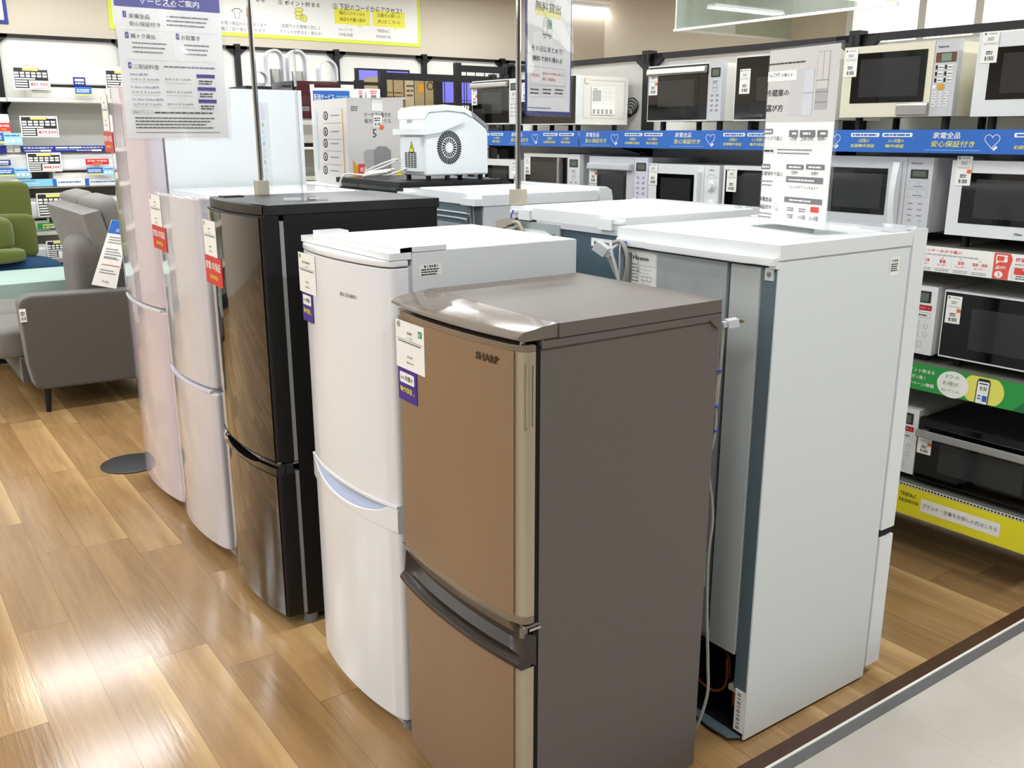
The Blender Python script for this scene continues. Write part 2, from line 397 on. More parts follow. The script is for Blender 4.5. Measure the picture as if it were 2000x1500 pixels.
# ================================================================== THE SETTING
LAMP_H = CEIL - 0.06
def make_lamp(x, y, label, group=None, power=LAMP_W):
    t = thing('ceiling_light', label, 'ceiling light', (x, y, CEIL), 0, group)
    b = B(); b.prism([(-0.11, 0), (-0.07, -0.045), (0.07, -0.045), (0.11, 0)], 'x', -0.62, 0.62, 'white'); b.build('housing', t)
    for s in (-1, 1):
        b = B(); b.cyl((-0.6, s * 0.06, -0.065), (0.6, s * 0.06, -0.065), 0.014, 'tube', 10); b.build('tube', t)
    return t
ld = bpy.data.lights.new('tube_light', 'AREA'); ld.shape = 'RECTANGLE'; ld.size = 1.2; ld.size_y = 0.18; ld.energy = LAMP_W; ld.color = (0.93, 0.97, 1.0)
lamp0 = None
def put_lamp(x, y, label, group='ceiling lamps in rows over the shop'):
    global lamp0
    if lamp0 is None:
        lamp0 = t = make_lamp(x, y, label, group)
        l = bpy.data.objects.new('tube_light', ld); C.objects.link(l); l.location = (0, 0, -0.085); l.parent = t
    else:
        t = copy_tree(lamp0); t.location = (x, y, CEIL); t['label'] = label
        if group: t['group'] = group
        elif 'group' in t: del t['group']
    return t
for x, y in LAMPS: put_lamp(x, y, 'white twin-tube fluorescent ceiling fixture above the sales floor')
p = onZ(1118, 13, CEIL - 0.05)
la = put_lamp(p.x, p.y, 'white fluorescent ceiling fixture near the back corner of the room', None)
p = onZ(1560, 5, CEIL - 0.05)
lb = put_lamp(p.x, p.y, 'white fluorescent ceiling fixture seen through the hanging glass smoke screen', None)
for t in (la, lb):
    for ch in t.children:
        if ch.type == 'LIGHT': ch.data = ch.data.copy(); ch.data.energy = 5

KY = 1.353                                      # edge of the wooden area
b = B(); b.box(-8, KY, -0.1, 8, 9.3, 0, 'wood_floor'); struct('floor', b)
b = B(); b.box(-8, -6, -0.1, 8, KY - 0.084, -0.001, 'tile_floor'); struct('floor_tiles', b)
b = B(); b.box(-8, KY - 0.044, -0.1, 8, KY, 0.002, 'brown_strip'); struct('trim_1', b)
b = B(); b.box(-8, KY - 0.052, -0.1, 8, KY - 0.044, 0.004, 'white_strip'); struct('trim_2', b)
b = B(); b.box(-8, KY - 0.084, -0.1, 8, KY - 0.052, 0.001, 'grey_strip'); struct('trim_3', b)
b = B(); b.box(-8, -6, CEIL, 8, 9.3, CEIL + 0.1, 'ceiling'); struct('ceiling', b)
WB, WR = 9.2, 7.93
b = B(); b.box(-8, WB, 0, 8, WB + 0.1, CEIL, 'wall'); struct('wall_back', b)
b = B(); b.box(-8.1, -6, 0, -8, 9.3, CEIL, 'panel_white'); struct('wall_left', b)
b = B(); b.box(-8, -6.1, 0, 8, -6, CEIL, 'shelf_grey'); struct('wall_front', b)
wy = onX(1655, 50, WR).y
b = B(); b.box(WR, wy, 0, WR + 0.1, WB, CEIL, 'wall'); b.box(WR, -6, 0, WR + 0.1, wy, 2.05, 'wall'); struct('wall_right', b)
# frosted daylight windows above the microwave wall
ys = [wy, onX(1795, 40, WR).y, onX(1905, 40, WR).y]; ys += [ys[2] - 0.75, ys[2] - 1.5, ys[2] - 2.25, -6]
for i in range(len(ys) - 1):
    y1, y0 = ys[i], ys[i + 1]
    b = B(); b.box(WR + 0.02, y0, 2.05, WR + 0.06, y1, CEIL, 'daylight'); o = struct('window_%d' % (i + 1), b)
    b = B(); b.box(WR - 0.02, y1 - 0.07, 2.05, WR + 0.08, y1, CEIL, 'white'); b.box(WR - 0.03, y0, 2.03, WR + 0.08, y1, 2.07, 'white'); b.build('window_frame', o)

# smoke screen: two sheets of glass hung under the ceiling with a white bottom bar
c0 = onZ(1320, 57, 2.5); c1 = onY(1700, 90, c0.y)
t = thing('smoke_screen', 'greenish clear glass smoke screen hanging from the ceiling with white bottom rails', 'smoke screen', (c0.x, c0.y, 2.5))
b = B(); b.box(0, -0.003, 0.0, WR - c0.x - 0.005, 0.003, 0.6, 'smoke_glass'); b.build('glass_sheet', t)
b = B(); b.box(-0.003, -2.2, 0.0, 0.003, 0, 0.6, 'smoke_glass'); b.build('glass_sheet', t)
b = B(); b.box(-0.02, -0.012, -0.02, WR - c0.x - 0.005, 0.012, 0.0, 'white'); b.build('bottom_rail', t)
b = B(); b.box(-0.012, -2.2, -0.02, 0.012, -0.01, 0.0, 'white'); b.build('bottom_rail', t)
b = B(); b.box(-0.006, -0.006, 0, 0.006, 0.006, 0.6, 'white'); b.build('corner_post', t)
# coiled pull cord
p = onY(1552, 75, c0.y + 0.6); 
b = B(); b.tube([(0.012 * math.cos(i * 0.9), 0.012 * math.sin(i * 0.9), -i * 0.0065) for i in range(110)], 0.003, 'white', 5)
o = b.build('coiled_cord'); o.location = (p.x, p.y, CEIL - 0.0); tag(o, 'white coiled cord hanging from the ceiling behind the glass screen', 'cord')

# ================================================================== SIGNS ON THE BACK WALL
def wallface(b): return Face(b, (0, WB - 0.01, 0), (1, 0, 0), (0, 0, 1), Matrix.Identity(4))
b = B(); f = wallface(b)
u0, v0 = f.px(215, 58); u1, v1 = f.px(822, 91); v0 = v1 = (v0 + v1) / 2; H = 0.62
b.box(u0, WB - 0.006, v0, u1, WB - 0.001, v0 + H, 'lime')
f.O = V((0, WB - 0.0065, 0)); f.rect(u0 + 0.035, v0 + 0.035, u1 - 0.035, v0 + H - 0.035, 'paper')
def T(f, s, x, y, x2, hpx, m, **k):            # write s on f from image x to x2, baseline y, cap height hpx
    u, v = f.px(x, y); a, _ = f.px(x2, y); _, h = f.px(x, y - hpx)
    f.text(s, u, v, abs(h - v), m, w=a - u, **k)
T(f, 'める', 500, 4, 518, 9, 'ink', bold=.01)
T(f, '② ポイント貯まる', 543, 9, 625, 10, 'ink', bold=.01); T(f, '③ 下記のコードからアクセス！', 650, 18, 784, 13, 'ink', bold=.01)
T(f, 'お買い得品からレアモノまで、', 432, 48, 523, 8, 'ink'); T(f, '幅広く取り揃えております。', 432, 59, 521, 8, 'ink')
T(f, '店頭でのお買物と同じく', 550, 54, 625, 8, 'ink'); T(f, 'ポイントが貯まる・使える！', 547, 65, 629, 8, 'ink')
for (a, y0_, c, y1_, s1, s2) in ((654, 46, 722, 21, '幅広いジャンルの', '商品を大量入荷中'), (729, 51, 790, 25, '古着をお探しの', '方はこちら')):
    p = f.px(a, y0_); q = f.px(c, y1_); f.rect(p[0], p[1], q[0], q[1], 'yellow', 0.001)
    f.poly([(p[0] * .35 + q[0] * .65, p[1]), (p[0] * .3 + q[0] * .7, p[1] - .03), (p[0] * .25 + q[0] * .75, p[1])][::-1], 'yellow', 0.001)
    w_ = q[0] - p[0]; h_ = (q[1] - p[1])
    f.text(s1, p[0] + w_ * .5, p[1] + h_ * .6, h_ * .25, 'ink', w=w_ * .72, al='c', n=.002); f.text(s2, p[0] + w_ * .5, p[1] + h_ * .2, h_ * .25, 'ink', w=w_ * .72, al='c', n=.002)
T(f, 'トレファク', 662, 60, 688, 6, 'ink'); T(f, 'ONLINE', 661, 70, 689, 6, 'ink'); T(f, 'TREFAC', 736, 63, 761, 6, 'ink'); T(f, 'FASHION', 735, 74, 763, 6, 'ink')
# little drawings: t-shirt, card, coins
u, v = f.px(463, 26); k = 0.045
f.poly([(u + a * k, v + c * k) for a, c in ((-.55, -1), (.55, -1), (.55, .3), (.9, .1), (1.2, .5), (.5, 1), (-.5, 1), (-1.2, .5), (-.9, .1), (-.55, .3))], 'ink_grey', .0008)
k *= .9; f.poly([(u + a * k, v + c * k) for a, c in ((-.5, -1), (.5, -1), (.5, .4), (.9, .25), (1.1, .45), (.5, .9), (-.5, .9), (-1.1, .45), (-.9, .25), (-.5, .4))], 'card', .0014)
u, v = f.px(487, 25); f.rect(u - .03, v - .04, u + .03, v + .04, 'red_soft', .0008); f.rect(u - .026, v - .036, u + .026, v + .036, 'card', .0013)
u, v = f.px(585, 34)
for i in range(3): f.disc(u - .01 * (i % 2), v + .035 * i, .045, 'ink_grey', .0008 + i * .0006, ry=.022); f.disc(u - .01 * (i % 2), v + .035 * i, .04, 'yellow_pale', .001 + i * .0006, ry=.018)
f.disc(u + .045, v - .005, .034, 'ink_grey', .0034); f.disc(u + .045, v - .005, .029, 'yellow_pale', .0038); f.text('P', u + .045, v - .02, .03, 'ink_grey', al='c', n=.0044)
tag(b.build('wall_banner'), 'long white banner with yellow frame and printed points on the back wall', 'banner')
b = B(); f = wallface(b); u, v = f.px(17, 47)
b.box(u - 1.2, WB - 0.012, v, u, WB - 0.002, v + .55, 'navy'); f.O = V((0, WB - .0125, 0)); f.rect(u - 1.17, v + .03, u - .03, v + .52, 'paper')
tag(b.build('wall_poster'), 'white poster with navy border on the back wall, cut off at the left', 'poster')

# ================================================================== SHELF BAY BUILDER (local: x along, y into depth, z up)
def shelf_bay(name, label, cat, loc, rz, W, top, levels, depth, group, post=0.05, both=True, plinth=True, panel=True):
    t = thing(name, label, cat, loc, rz, group)
    if panel: b = B(); b.box(0.0, depth, 0.05, W, depth + 0.02, top - 0.04, 'panel_white'); b.build('back_panel', t)
    hp = post / 2
    for x in ((hp, W - hp) if both else (hp,)):
        b = B(); b.box(x - hp, depth - 0.045, 0, x + hp, depth + 0.0, top - 0.01, 'black_metal', 0.003)
        b.box(x - hp, depth - 0.055, top - .05, x + hp, depth + 0.005, top + 0.01, 'black_metal', 0.004)
        if panel: b.prism([(max(x - .1, 0), top - .005), (min(x + .1, W), top - .005), (min(x + .1, W), top - .03), (x + min(.03, W - x), top - .085), (max(x - .03, 0), top - .085), (max(x - .1, 0), top - .03)], 'y', depth - .03, depth - .004, 'black_metal')
        for k in range(2): b.box(x - .012, depth - .0575, top - .045 + k * .02, x + .002, depth - .054, top - .03 + k * .02, 'dark_gap')
        b.build('post', t)
    b = B(); b.box(0, depth - 0.03, top - 0.035, W, depth - 0.0, top - .005, 'black_metal', 0.004)
    if not both: b.prism([(W - .08, top - .005), (W, top - .005), (W, top - .085), (W - .01, top - .085), (W - .08, top - .03)], 'y', depth - .03, depth - .004, 'black_metal')
    b.build('top_rail', t)
    for z, dep, m in levels:
        b = B(); b.box(0.004, depth - dep, z - 0.03, W - 0.004, depth - .002, z, m, 0.002)
        b.build('shelf_board', t)
        for x in (0.03, W - 0.03):
            b = B(); b.prism([(depth - .002, z - .031), (depth - dep + .05, z - .031), (depth - dep + .05, z - .045), (depth - .002, z - .12)], 'x', x - .003, x + .003, 'black_metal'); b.build('bracket', t)
    if plinth: b = B(); b.box(0, depth - .42, 0.0, W, depth - .02, 0.08, 'black_metal'); b.build('base', t)
    else:
        for x in ((hp, W - hp) if both else (hp,)): b = B(); b.prism([(.06, 0), (depth - .05, 0), (depth - .05, .16), (.3, .16), (.06, .05)], 'x', x - .02, x + .02, 'black_metal', .002); b.build('foot', t)
    return t
# back run along the back wall
BX0, BW, BZ = 3.256, 1.0235, 2.405
lv = [(0.42, .45, 'shelf_white'), (0.80, .45, 'shelf_white'), (1.187, .45, 'shelf_white'), (1.478, .45, 'shelf_white'), (1.876, .45, 'shelf_white')]
pos_words = ['first from the left', 'second from the left', 'third from the left', 'fourth from the left', 'fifth from the left', 'sixth from the left', 'seventh from the left', 'rightmost']
for k in range(-4, 4):
    shelf_bay('shelf_unit', 'white panelled shelf bay with black posts on the back wall, ' + pos_words[k + 4], 'shelf unit', (BX0 + k * BW, 8.7, 0), 0, BW, BZ, lv, .45, 'shelf bays along the back wall', both=(k == 3))
# ================================================================== FRIDGES
def bulge(w, b_, e=2.6):
    def fx(y): t = min(1, abs(2 * y / w - 1)); return -b_ * (1 - t ** e)
    return fx
def door_plan(fx, w, dep, rc=0.016, n=40, x0=0.0):
    """closed plan outline of a door that bows toward -x"""
    pts = [(dep, 0.0)]
    for i in range(5):
        a = math.pi / 2 * i / 4; pts.append((x0 + rc - rc * math.sin(a) + fx(0), rc - rc * math.cos(a)))
    for i in range(1, n): y = rc + (w - 2 * rc) * i / n; pts.append((x0 + fx(y), y))
    for i in range(5):
        a = math.pi / 2 * i / 4; pts.append((x0 + rc - rc * math.cos(a) + fx(0), w - rc + rc * math.sin(a)))
    pts.append((dep, w)); return pts
def curved_face(b, fx, w, t=None, off=0.0):
    f = Face(b, (0, 0, 0), (0, -1, 0), (0, 0, 1)); f.curved = lambda u, v, n: V((fx(w - u) - off - n, w - u, v)); f.w = w; return f
def flat_card(name, parent, fx, w, yfar, wid, ztop, hgt, m, thick=0.0012, tilt=0.0, lift=0.001):
    """stiff card lying against the bowed door between yfar and yfar-wid"""
    ya, yb = yfar, yfar - wid; xa = fx(ya) * .3 + fx(yb) * .7; A = V((xa - lift, ya, ztop)); Bv = V((fx(yb) - lift, yb, ztop)); U = (Bv - A).normalized(); N = V((U.y, -U.x, 0)).normalized()
    if N.x > 0: N = -N
    lift = max((V((fx(ya + (yb - ya) * i / 12), ya + (yb - ya) * i / 12, ztop)) - A - N * lift).dot(N) for i in range(13)) + 2 * lift; A = A + N * lift
    b = B(); O = A - V((0, 0, hgt)) + N * thick
    W = V((0, 0, 1)); W = (W * math.cos(tilt) + U * math.sin(tilt)); U2 = (U * math.cos(tilt) - V((0, 0, 1)) * math.sin(tilt))
    q = [O, O + U2 * wid, O + U2 * wid + W * hgt, O + W * hgt]; r = [p - N * thick for p in q]
    b.add(q + r, [(0, 1, 2, 3), (7, 6, 5, 4), (0, 4, 5, 1), (1, 5, 6, 2), (2, 6, 7, 3), (3, 7, 4, 0)], m)
    f = Face(b, O, U2, W); f.N = N; f.w, f.h = wid, hgt; return b, f
def price_card(parent, fx, w, yfar, wid, ztop, hgt, maker, price, price2, kind='2ドア冷蔵庫', green=False, qr=True):
    b, f = flat_card('price_card', parent, fx, w, yfar, wid, ztop, hgt, 'card')
    f.ring(wid * .12, hgt * .91, wid * .05, wid * .012, 'ink'); f.bars(wid * .09, hgt * .90, wid * .06, hgt * .02, 'ink')
    f.text(maker, wid * .5, hgt * .75, hgt * .055, 'ink', al='c', bold=.01); f.text(kind, wid * .5, hgt * .655, hgt * .04, 'ink', al='c')
    f.rect(wid * .05, hgt * .615, wid * .95, hgt * .622, 'ink'); f.bars(wid * .1, hgt * .56, wid * .8, hgt * .03, 'ink_grey', 1)
    if green: f.rect(wid * .8, hgt * .76, wid * .93, hgt * .89, 'green'); f.bars(wid * .82, hgt * .83, wid * .09, hgt * .02, 'card', 2, n=.0015)
    f.text(price, wid * .5, hgt * .25, hgt * .06, 'ink', al='c', bold=.01); f.text(price2, wid * .5, hgt * .13, hgt * .055, 'ink', al='c', bold=.01)
    b.build('price_card', parent, 'white price card')
def six_month(parent, fx, w, yfar, wid, ztop, hgt):
    b, f = flat_card('warranty_sticker', parent, fx, w, yfar, wid, ztop, hgt, 'purple', lift=.0015)
    f.rrect(wid * .1, hgt * .52, wid * .88, hgt * .83, wid * .05, 'card'); f.text('6ヶ月間の', wid * .49, hgt * .6, hgt * .14, 'ink', w=wid * .66, al='c', bold=.01)
    f.text('動作保証', wid * .12, hgt * .24, hgt * .17, 'yellow', w=wid * .66, bold=.015); f.text('付', wid * .82, hgt * .24, hgt * .08, 'yellow')
    b.build('warranty_sticker', parent, 'purple warranty sticker with yellow lettering')
def one_year(parent, fx, w, yfar, wid, ztop, hgt):
    b, f = flat_card('warranty_sticker', parent, fx, w, yfar, wid, ztop, hgt, 'red', lift=.0015)
    f.text('家電1年保証', wid * .5, hgt * .52, hgt * .3, 'card', w=wid * .88, al='c', bold=.02); f.text('対象商品', wid * .5, hgt * .2, hgt * .16, 'yellow', w=wid * .5, al='c', bold=.015)
    f.rect(wid * .1, hgt * .13, wid * .9, hgt * .14, 'red_soft')
    b.build('warranty_sticker', parent, 'red one-year warranty sticker')
def foot(parent, x, y, r=.018, h=.025, m='grey_plastic'):
    b = B(); b.cyl((x, y, 0), (x, y, h), r, m, 16); b.build('foot', parent)
def gasket(parent, w, z0, z1, x0, x1, m):
    b = B(); b.box(x0, 0.008, z0, x1, w - .008, z1, m, 0.003); return b

# ---------------------------------------------------------------- bronze fridge in front
W = .51; D = .55; fx = bulge(W, .022, 2.2)
t = thing('refrigerator', 'bronze two-door refrigerator with dark taupe sides at the front of the row', 'refrigerator', (1.022, 1.40, 0), 0)
IM = mtx(t)
b = B(); b.box(.045, .004, .03, D, W - .004, 1.2, 'taupe', .006)
b.box(.045, .0, 1.195, D, W, 1.212, 'taupe', .003); b.build('body', t)
# glossy top cover with a front brow
sec = []
for i in range(25):
    y = W * i / 24; x = fx(y) - .004; e = .003 if i in (0, 24) else 0
    yy = y + (e if i == 0 else -e)
    sec.append([(x + .004, yy, 1.213), (x - .008, yy, 1.219), (x - .006, yy, 1.2245), (x + (.02 - x) * .3, yy, 1.2315), (x + (.086 - x) * .6, yy, 1.238), (.086, yy, 1.241), (.086, yy, 1.213)])
b = B(); b.loft(sec, 'taupe_gloss')
fb = Face(b, (0.02, W, 1.2365), (0, -1, 0), (-1, 0, 0)); 
b.build('top_cover', t, 'glossy front brow of the top cover')
b = B(); b.box(.0872, .0, 1.212, D, W, 1.241, 'taupe', .003)
f = Face(b, (D, W, 1.2412), (0, -1, 0), (-1, 0, 0)); f.rect(.18, .03, .36, .042, 'taupe_gloss', .0004); f.rect(.1, D - .135, W - .06, D - .1335, 'taupe_dark', .0004); f.rect(.06, D - .108, W - .2, D - .1065, 'taupe_dark', .0004)
for k, (y0, y1) in enumerate(((.0, .01),)): b.box(.05, -.0006, 1.2105, D, .001, 1.2125, 'taupe_dark')
b.prism([(D - .04, 1.2), (D + .0, 1.2), (D + .0, 1.178), (D - .012, 1.178)], 'y', -.002, .004, 'taupe')
b.build('top_panel', t)
# doors
def fridge_door_gold(z0, z1, name_m='gold', upper=True):
    b = B(); b.prism(door_plan(fx, W, .03, .022), 'z', z0, z1, 'champagne'); d = b.build('door', t)
    b = B(); f = curved_face(b, fx, W, off=.0008)
    b.grid(lambda u, v: (fx(.024 + (W - .046) * (1 - u)) - .0012, .024 + (W - .046) * (1 - u), z0 + (z1 - z0) * v), 40, 1, 'gold')
    b.build('door_panel', d, 'bronze metal door panel'); return d
dl = fridge_door_gold(.055, .51); du = fridge_door_gold(.625, 1.192)
for d, z0, z1, m in ((du, 1.192, 1.205, 'taupe_trim'), (du, .607, .625, 'taupe_trim')):
    b = B(); b.prism(door_plan(lambda y: fx(y) - .002, W, .031, .022), 'z', z0, z1, m, .002); b.build('door_trim', d, 'taupe plastic trim')
# scooped handle along the lower door's top
sec = []
for i in range(29):
    y = W * i / 28; x = fx(y); g = min(1, min(y, W - y) / .05) ; dp = .004 + .026 * g ** .7
    sec.append([(x - .003, y, .505), (x - .012, y, .514), (x - .011, y, .522), (x - .004, y, .527), (x + dp * .45, y, .531), (x + dp, y, .549), (x + dp + .004, y, .585 - .012 * g), (x + dp + .010, y, .585 - .012 * g), (.036, y, .575), (.036, y, .505)])
b = B(); b.loft(sec, 'taupe_dark'); b.build('handle', dl, 'dark taupe scooped handle')
sec = [[(fx(W * i / 28) + .012, W * i / 28, .578), (fx(W * i / 28) - .003, W * i / 28, .608), (.03, W * i / 28, .608), (.03, W * i / 28, .578)] for i in range(2, 29)]
b = B(); b.loft(sec, 'taupe_trim'); b.build('handle_lip', du, 'brown underside of the upper door')
b = B(); b.box(.02, .002, .588, .05, .02, .594, 'steel', .002); b.cyl((.012, .012, .575), (.012, .012, .597), .009, 'taupe_gloss', 16); b.box(.008, .002, .597, .05, .02, .602, 'taupe_gloss', .001); b.build('hinge', t, 'exposed hinge between the doors')
b = B(); b.box(.031, .006, .05, .046, W - .006, 1.2, 'dark_gap'); b.build('door_seal', t, 'dark rubber door seal')
b = B(); b.cyl((.012, .02, 1.2), (.012, .02, 1.215), .006, 'steel', 12); b.build('hinge_pin', t)
b = B()
for xx in (.0095, .0215): b.box(xx - .0022, .0, 1.04, xx + .0022, .0045, 1.165, 'champagne', .001); b.box(xx - .0032, .002, 1.035, xx - .0022, .004, 1.17, 'taupe_trim')
b.build('door_groove', du, 'two polished grooves on the door edge')
b = B(); f = curved_face(b, fx, W, off=.0015)
yl = 1.83
f.text('SHARP', W - .138, 1.158, .0165, 'black_gloss', w=.074, bold=.05, n=.0006); b.build('logo', du)
price_card(du, fx, W, W - .032, .137, 1.187, .112, 'SHARP', '¥16,000', '(税込¥17,600)', green=True)
six_month(du, fx, W, W - .035, .092, 1.079, .082)
b = B(); b.box(.04, .02, .02, D - .02, W - .02, .05, 'black'); b.build('plinth', t)
for x, y in ((.06, .04), (.06, W - .04), (D - .04, .04), (D - .04, W - .04)): foot(t, x, y)
# back wires: grey cord and plug at the near back corner
bx = D + .004
def plug(b, p, ax, m, pins=True, k=1.0):
    """small two-pin mains plug pointing along ax"""
    ax = V(ax).normalized(); s = ax.orthogonal().normalized(); mx = Matrix.Translation(V(p)) @ ax.to_track_quat('Z', 'Y').to_matrix().to_4x4() @ Matrix.Scale(k, 4)
    b.box(-.013, -.009, -.012, .013, .009, .014, m, .003, 3, mx=mx); b.box(-.008, -.006, -.022, .008, .006, -.010, m, .002, mx=mx)
    if pins:
        for q in (-.006, .006): b.box(q - .0006, -.0022, .013, q + .0006, .0022, .028, 'brass', mx=mx)
b = B()
P0 = [(bx + .006, .06, 1.165), (bx + .016, .03, 1.12), (bx + .018, .02, 1.06), (bx + .014, .02, 1.0), (bx + .02, .02, .95), (bx + .014, .018, .9), (bx + .01, .03, .86), (bx + .01, .05, .9), (bx + .012, .045, .99)]
b.tube(P0, .0042, 'cord_grey', 8)
b.tube([(bx + .02, .02, .98), (bx + .022, .018, 1.06), (bx + .022, .018, 1.13), (bx + .026, .022, 1.178)], [.004, .004, .005, .006], 'cord_grey', 8)
plug(b, (bx + .045, .012, 1.180), (.6, -.3, .1), 'light_grey'); b.build('power_cord', t, 'grey power cord with plug tied at the back')
b = B()
for z in (1.07, .985, .925): b.tube([(bx + .018 + .008 * math.cos(a), .02 + .008 * math.sin(a), z) for a in [i * math.pi / 5 for i in range(11)]], .0018, 'tie_blue', 6)
b.build('cable_tie', t, 'blue cable ties')
b = B(); b.tube([(bx + .01, .04, .86), (bx + .02, .03, .8), (bx + .03, .02, .7), (bx + .022, .02, .6), (bx + .03, .02, .45), (bx + .045, .02, .3), (bx + .05, .02, .2), (bx + .02, .03, .1), (bx - .0, .06, .06)], .004, 'cord_grey', 8)
b.build('power_cord', t, 'grey cord hanging down the back')

# ---------------------------------------------------------------- plain white fridge
W = .525; D = .575; fx = bulge(W, .032, 2.2)
t = thing('refrigerator', 'plain white two-door refrigerator right behind the bronze one', 'refrigerator', (1.045, 1.975, 0)); IM = mtx(t)
b = B(); b.box(.062, 0, .03, D, W, 1.32, 'white_side', .003)
f = Face(b, (.06, 0, 0), (1, 0, 0), (0, 0, 1)); f.rrect(.02, 1.262, .085, 1.29, .002, 'card', .0005)
f.barcode(.032, 1.281, .045, .006, 'ink', 16); f.bars(.026, 1.275, .05, .003, 'ink', 3, 2.0); b.build('cabinet', t)
b = B(); b.box(.07, .003, 1.3205, D - .002, W - .003, 1.3215, 'white', .0005); b.build('top_plate', t)
for z0, z1 in ((.04, .60), (.672, 1.285)):
    b = B(); b.prism(door_plan(fx, W, .052, .018), 'z', z0, z1, 'white_gloss', .003); d = b.build('door', t)
    if z0 < .5: dl = d
    else: du = d
b = B(); b.prism(door_plan(lambda y: fx(y) - .002, W, .052, .018), 'z', 1.288, 1.304, 'white_gloss', .004); b.build('door_cap', du)
# handle: bluish recess under the upper door
sec = []; rec = []
for i in range(41):
    y = W * i / 40; x = fx(y); g = math.sin(math.pi * min(1, max(0, (y / W - .09) / .84))) ** .6 if .09 < y / W < .93 else 0
    sec.append([(x - .0005, y, .60), (x - .0015, y, .606), (x - .0015, y, .662 - .046 * g), (x + .001, y, .665 - .046 * g), (x + .002 + .014 * g, y, .664 - .036 * g), (x + .004 + .02 * g, y, .668), (.048, y, .668), (.048, y, .60)])
    rec.append([(x + .0012, y, .6655 - .045 * g), (x + .0012 + .014 * g, y, .6645 - .035 * g), (x + .0025 + .02 * g, y, .6685)])
b = B(); b.loft(sec, 'white_gloss'); hd = b.build('handle', dl, 'white scooped handle')
b = B(); b.loft(rec[3:-2], 'grip_blue', False, False); b.build('grip_recess', hd, 'bluish inner grip')
sec = [[(fx(W * i / 30) - .003, W * i / 30, .668), (fx(W * i / 30) - .003, W * i / 30, .675), (.05, W * i / 30, .675), (.05, W * i / 30, .668)] for i in range(31)]
b = B(); b.loft(sec, 'white_gloss'); b.build('door_trim', du)
b = B(); b.box(.052, .006, .04, .063, W - .006, 1.288, 'light_grey', .002); b.build('door_seal', t, 'pale grey door seal')
b = B(); b.box(.03, .003, .66, .075, .03, .669, 'steel', .001); b.build('hinge', t)
b = B(); sec = []
for i in range(15):
    y = W - .03 - (W - .03) * i / 14; sec.append([(fx(y) * .7 + .03, y, 1.322), (fx(y) * .7 + .03, y, 1.332), (.062, y, 1.334), (.062, y, 1.322)])
b.loft(sec, 'white_gloss'); b.box(.03, 0, 1.322, .16, .03, 1.334, 'white_gloss', .003); b.box(.02, W - .1, 1.32, .1, W - .04, 1.338, 'white_gloss', .003)
b.box(-.0, .0, 1.305, .06, W, 1.322, 'white_gloss', .004); b.build('hinge_cover', t)
b = B(); f = curved_face(b, fx, W, off=.0008); f.text('BIG', W - .215, 1.196, .010, 'ink_grey', w=.02, bold=.02, n=.0006); f.text('DESHIMASU', W - .188, 1.196, .010, 'ink_grey', w=.056, bold=.01, n=.0006); b.build('logo', du)
price_card(du, fx, W, W - .028, .125, 1.28, .11, 'BIG DESHIMASU', '¥15,000', '税込¥16,500')
six_month(du, fx, W, W - .035, .08, 1.178, .09)
b = B(); b.box(.02, .02, .0, D - .02, W - .02, .035, 'light_grey'); b.build('plinth', t)
for x, y in ((.03, .03), (.03, W - .03)): foot(t, x, y)
# ---------------------------------------------------------------- black fridge
W = .50; D = .605; fx = bulge(W, .03, 2.2)
t = thing('refrigerator', 'glossy black two-door refrigerator in the middle of the front row', 'refrigerator', (1.003, 2.69, 0))
b = B(); b.box(.07, .002, .035, D, W - .002, 1.365, 'black_side', .004); b.build('cabinet', t)
b = B(); b.prism([(.0, .0)] + [(fx(W * i / 20) + .012, W * i / 20) for i in range(21)] + [(D + .01, W), (D + .01, 0)], 'z', 1.362, 1.394, 'black_top', .004); b.box(.03, W - .09, 1.393, .1, W - .04, 1.398, 'black'); b.build('top_cover', t)
for z0, z1 in ((.045, .545), (.59, 1.362)):
    b = B(); b.prism(door_plan(fx, W, .055, .01), 'z', z0, z1, 'black_side', .002); d = b.build('door', t)
    b = B()
    b.grid(lambda u, v: (fx(.012 + (W - .024) * (1 - u)) - .0012, .012 + (W - .024) * (1 - u), z0 + .004 + (z1 - z0 - .008) * v), 48, 1, 'black_gloss')
    b.build('door_panel', d, 'mirror-black door panel')
    if z0 < .5: dl = d
    else: du = d
sec = []
for i in range(31):
    y = W * i / 30; x = fx(y); g = math.sin(math.pi * min(1, max(0, (y / W - .2) / .68))) ** .5 if .2 < y / W < .88 else 0
    sec.append([(x - .001, y, .545), (x - .008, y, .55), (x - .007, y, .572 - .012 * g), (x + .002, y, .575 - .012 * g), (x + .004 + .02 * g, y, .572 - .01 * g), (x + .008 + .024 * g, y, .583), (.05, y, .583), (.05, y, .545)])
b = B(); b.loft(sec, 'black_gloss'); b.build('handle', dl, 'glossy black curved handle')
sec = [[(fx(W * i / 20) + .03, W * i / 20, .586), (fx(W * i / 20) - .003, W * i / 20, .592), (.05, W * i / 20, .592), (.05, W * i / 20, .586)] for i in range(21)]
b = B(); b.loft(sec, 'black'); b.build('handle_lip', du)
for z0, z1 in ((.045, .55), (.585, 1.345)):
    b = B(); b.box(.056, .003, z0, .069, W - .003, z1, 'rubber_grey', .002); b.build('door_seal', t, 'pale grey door seal')
b = B(); b.cyl((.012, .014, .562), (.012, .014, .59), .008, 'steel', 14); b.box(.01, .004, .575, .085, .02, .582, 'steel', .002); b.build('hinge', t, 'steel hinge')
price_card(du, fx, W, W - .014, .145, 1.322, .12, '冷蔵庫', '¥38,000', '(税込¥41,800)')
one_year(du, fx, W, W - .012, .19, 1.205, .095)
b = B(); b.box(.08, .02, .02, D - .02, W - .02, .04, 'black'); b.build('plinth', t)
